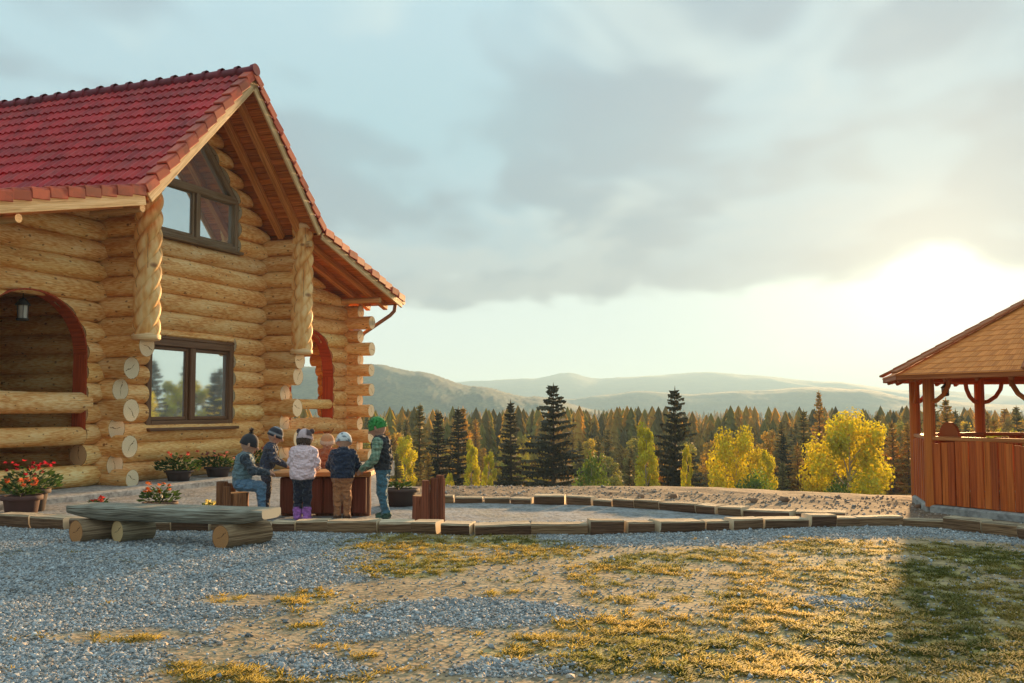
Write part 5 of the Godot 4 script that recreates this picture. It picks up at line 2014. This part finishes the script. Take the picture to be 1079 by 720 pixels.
	if c.has("pompom"):
		mb = MB.new()
		var q := RandomNumberGenerator.new()
		q.seed = 3
		for k in 120:
			var d := Vector3(q.randfn(), q.randfn(), q.randfn()).normalized()
			mb.col = c.pompom * q.randf_range(0.7, 1.4)
			mb.col.a = 1.0
			var p: Vector3 = hat_at * Vector3(0, R * 1.28, -R * 0.2)
			var s := d.cross(Vector3.UP).normalized() * 0.012 * h
			mb.poly([p - s, p + s, p + d * 0.045 * h], (d + s.normalized()).normalized())
		put("pompom", mb.mesh(), M.cloth, hat)
	if c.has("fuzz"):
		mb = MB.new()
		var q := RandomNumberGenerator.new()
		q.seed = 6
		for k in 420:
			var d := Vector3(q.randfn(), q.randfn(), q.randfn()).normalized()
			if d.y < -0.25: continue
			mb.col = c.fuzz * q.randf_range(0.5, 1.5)
			mb.col.a = 1.0
			var p: Vector3 = hat_at * (d * R * 0.96)
			var s := (hb * d).cross(Vector3(q.randf(), 1, q.randf())).normalized() * 0.014 * h
			mb.poly([p - s, p + s, p + hb * d * q.randf_range(0.008, 0.022) * h], (hb * d + s.normalized() * 0.5).normalized())
		put("tufts", mb.mesh(), M.cloth, hat)
	if c.has("ears"):
		for s: float in [-1, 1]:
			mb = MB.new()
			mb.col = c.ears
			mb.ball(hat_at * Vector3(s * R * 0.8, R * 0.75, 0), Vector3.ONE * 0.032 * h, 10)
			put("hat_ear", mb.mesh(), M.cloth, hat)
	return o

func make_people() -> void:
	var forearms := [[Vector3(-0.15, 0.64, 0.04), Vector3(-0.11, 0.58, 0.2)], [Vector3(0.15, 0.64, 0.04), Vector3(0.11, 0.58, 0.2)]]
	# seated child in a grey jacket, facing the table
	var seat_legs := [[Vector3(-0.07, 0.33, 0.2), Vector3(-0.07, 0.06, 0.22)], [Vector3(0.07, 0.33, 0.2), Vector3(0.07, 0.06, 0.22)]]
	person("child in grey-blue jacket and dark pompom hat seated on a stump chair at the table", Vector3(-3.66, 0.0, -13.4), PI / 2 + 0.25, 1.32,
		{"coat": Color(0.15, 0.22, 0.24), "sleeve": Color(0.05, 0.06, 0.075), "trousers": Color(0.13, 0.22, 0.32), "shoes": Color(0.05, 0.04, 0.04), "puff": 1.1, "hat": func(_f, _t): return Color(0.035, 0.03, 0.035), "pompom": Color(0.04, 0.035, 0.04)},
		{"hip": 0.36, "lean": 0.16, "nod": 0.25, "legs": seat_legs, "arms": [[Vector3(-0.16, 0.5, 0.12), Vector3(-0.08, 0.47, 0.27)], [Vector3(0.16, 0.5, 0.12), Vector3(0.08, 0.47, 0.27)]]})
	# child behind, in a striped hat
	person("child in dark blue coat and striped black and grey hat standing behind the seated child", Vector3(-3.55, 0.0, -14.35), PI / 2 + 0.2, 1.22,
		{"coat": Color(0.05, 0.055, 0.09), "trousers": Color(0.06, 0.06, 0.08), "shoes": Color(0.04, 0.04, 0.04), "hat": func(f, _t): return Color(0.32, 0.33, 0.35) if fmod(f * 4.0, 1.0) > 0.62 else Color(0.03, 0.03, 0.04)},
		{"lean": 0.2, "nod": 0.3, "arms": [[Vector3(-0.15, 0.62, 0.09), Vector3(-0.08, 0.55, 0.22)], [Vector3(0.15, 0.62, 0.09), Vector3(0.09, 0.55, 0.22)]]})
	# girl in pink
	person("child in pale pink padded jacket, dark leggings and purple boots with her back turned", Vector3(-2.80, 0.0, -13.28), PI - 0.1, 1.2,
		{"coat": Color(0.86, 0.62, 0.64), "trousers": Color(0.03, 0.028, 0.045), "shoes": Color(0.45, 0.16, 0.48), "boots": true, "puff": 1.28, "hem": 1.45, "hem_at": 0.46, "collar": Color(0.78, 0.6, 0.62), "hair": Color(0.08, 0.04, 0.025), "ears": Color(0.09, 0.05, 0.05), "hat": func(f, t): return Color(0.62, 0.45, 0.45) if absf(wrapf(t + 1.4, -PI, PI)) < 0.5 or f < 0.15 else Color(0.1, 0.06, 0.06)},
		{"lean": 0.12, "nod": 0.25, "arms": forearms})
	# child across the table
	person("child in red-orange jacket and orange hat facing across the table", Vector3(-2.75, 0.0, -14.78), 0.15, 1.1,
		{"coat": Color(0.48, 0.14, 0.06), "trousers": Color(0.1, 0.08, 0.08), "shoes": Color(0.05, 0.05, 0.05), "puff": 1.1, "hat": func(f, _t): return Color(0.62, 0.27, 0.12) if f > 0.2 else Color(0.75, 0.55, 0.42)},
		{"lean": 0.15, "nod": 0.2, "arms": forearms})
	# child in navy
	person("child in navy jacket, brown trousers and white spotted hat with his back turned", Vector3(-2.27, 0.0, -13.3), PI + 0.05, 1.16,
		{"coat": Color(0.022, 0.028, 0.055), "trousers": Color(0.42, 0.17, 0.07), "shoes": Color(0.1, 0.05, 0.03), "puff": 1.2, "hem": 1.2, "collar": Color(0.03, 0.03, 0.05), "hat": func(f, t): return Color(0.06, 0.09, 0.12) if sin(t * 5.0 + f * 3.0) * sin(f * 12.0 + 1.0) > 0.55 else Color(0.7, 0.7, 0.68)},
		{"lean": 0.22, "nod": 0.2, "arms": [[Vector3(-0.17, 0.62, 0.1), Vector3(-0.14, 0.56, 0.24)], [Vector3(0.17, 0.62, 0.1), Vector3(0.14, 0.56, 0.24)]]})
	# the tallest, in a green hat
	person("tallest child in shaggy green hat, dark vest over pale green sleeves and blue jeans", Vector3(-1.74, 0.0, -13.45), -PI / 2 - 0.15, 1.36,
		{"coat": Color(0.028, 0.03, 0.032), "sleeve": Color(0.30, 0.40, 0.28), "check": Color(0.06, 0.13, 0.08), "trousers": Color(0.07, 0.16, 0.21), "shoes": Color(0.06, 0.12, 0.08), "puff": 1.12, "hem": 1.1, "hat": func(_f, _t): return Color(0.05, 0.28, 0.06), "fuzz": Color(0.06, 0.32, 0.08)},
		{"lean": 0.12, "nod": 0.25, "arms": [[Vector3(-0.15, 0.6, 0.05), Vector3(-0.09, 0.5, 0.19)], [Vector3(0.15, 0.6, 0.05), Vector3(0.09, 0.5, 0.19)]], "legs": [[Vector3(-0.05, 0.27, 0.03), Vector3(-0.055, 0.05, -0.01)], [Vector3(0.05, 0.27, 0.0), Vector3(0.055, 0.05, -0.05)]]})


# ------------------------------------------------------------------ stones and grass of the yard
func scatter(called: String, label: String, category: String, mesh: Mesh, material: Material, places: Array, tints: Array) -> void:
	var m := MultiMesh.new()
	m.transform_format = MultiMesh.TRANSFORM_3D
	m.use_colors = true
	m.mesh = mesh
	m.instance_count = places.size()
	for k in places.size():
		m.set_instance_transform(k, places[k])
		m.set_instance_color(k, tints[k])
	var o := MultiMeshInstance3D.new()
	o.name = called
	o.multimesh = m
	o.material_override = material
	tag(o, label, category, "", "stuff")
	add_child(o)

func tuft(sd: int, blades: int) -> ArrayMesh:
	var q := RandomNumberGenerator.new()
	q.seed = sd
	var mb := MB.new()
	for k in blades:
		var t := q.randf() * TAU
		var d := Vector3(cos(t), 0, sin(t))
		var s := Vector3(-sin(t), 0, cos(t)) * 0.0045
		var p := d * q.randf() * 0.05
		var h := q.randf_range(0.008, 0.03)
		var out := q.randf_range(0.015, 0.07)
		var nn := (d + Vector3.UP * 0.5).normalized()
		var mid := p + Vector3.UP * h * 0.6 + d * out * 0.35
		var tip := p + Vector3.UP * h + d * out
		var a := mb.vert(p - s, nn)
		var b := mb.vert(p + s, nn)
		var c := mb.vert(mid + s * 0.8, nn)
		var e := mb.vert(mid - s * 0.8, nn)
		var f := mb.vert(tip, nn)
		mb.quad(a, b, c, e)
		mb.tri(e, c, f)
	return mb.mesh()

func make_ground_cover() -> void:
	var q := RandomNumberGenerator.new()
	q.seed = 4242
	var stones := [[], [], []]
	var stone_tints := [[], [], []]
	var tufts := [[], []]
	var tuft_tints := [[], []]
	for k in 230000:
		var d := 5.2 + 8.0 * pow(q.randf(), 1.25)
		var x := q.randf_range(-0.56, 0.56) * d
		var z := -d
		if d > 12.0 and z < row_z(x) + 0.1 and q.randf() < 0.5: continue
		var c := cover_at(x, z)
		var y := land(x, z)
		var u := q.randf()
		if u < c.y * 0.95 + 0.05:
			var v := q.randi() % 3
			var r := q.randf_range(0.006, 0.0145) * (2.0 if q.randf() < 0.03 else 1.0)
			stones[v].append(Transform3D(Basis.from_euler(Vector3(q.randf() * TAU, q.randf() * TAU, q.randf() * TAU)).scaled(Vector3(r, r * 0.75, r)), Vector3(x, y + r * 0.3, z)))
			var g := q.randf_range(0.14, 0.46)
			if q.randf() < 0.08: g = q.randf_range(0.45, 0.62)
			var w := q.randf()
			stone_tints[v].append(Color(g * 1.08, g * 0.95, g * 0.82) if w < 0.25 else Color(g * 0.93, g * 0.99, g * 1.02))
		elif q.randf() < c.x * 0.42 * smoothstep(-0.25, 0.3, noise.get_noise_2d(x * 260.0, z * 190.0)):
			var v := q.randi() % 2
			var s := q.randf_range(0.55, 1.15)
			tufts[v].append(Transform3D(Basis.from_euler(Vector3(0, q.randf() * TAU, 0)).scaled(Vector3.ONE * s), Vector3(x, y - 0.004, z)))
			var dry := clampf(0.5 + noise2.get_noise_2d(x * 12.0 + 70.0, z * 12.0) * 1.3 + q.randf_range(-0.35, 0.35), 0.0, 1.0)
			if x < -0.2 and z > -8.5: dry = maxf(dry, 0.6)
			tuft_tints[v].append(Color(0.19, 0.20, 0.03).lerp(Color(0.50, 0.36, 0.075), dry) * q.randf_range(0.8, 1.25))
	for k in 1800:                               # rubble on the bank behind the path
		var x := q.randf_range(-1.6, 6.4)
		var z := far_z(x) - 0.25 - q.randf() * 3.4
		var r := q.randf_range(0.008, 0.024) * (1.8 if q.randf() < 0.08 else 1.0)
		var v := q.randi() % 3
		stones[v].append(Transform3D(Basis.from_euler(Vector3(q.randf() * TAU, q.randf() * TAU, q.randf() * TAU)).scaled(Vector3(r, r * 0.75, r)), Vector3(x, land(x, z) + r * 0.2, z)))
		stone_tints[v].append(Color(0.36, 0.24, 0.16).lerp(Color(0.4, 0.36, 0.32), q.randf()) * q.randf_range(0.6, 1.25))
	for v in 3:
		var mb := MB.new()
		rock(mb, Vector3.ZERO, 1.0, 40 + v)
		scatter("gravel" if v == 0 else "gravel_%03d" % v, ["blue-grey crushed gravel lying over the yard", "grey crushed gravel lying over the yard", "mixed crushed gravel lying over the yard"][v], "gravel", mb.mesh(), M.stone, stones[v], stone_tints[v])
	for v in 2:
		scatter("grass" if v == 0 else "grass_001", ["dry yellow-green grass growing in patches between the gravel", "short dry grass growing in patches between the gravel"][v], "grass", tuft(5 + v, 16), M.grass, tufts[v], tuft_tints[v])
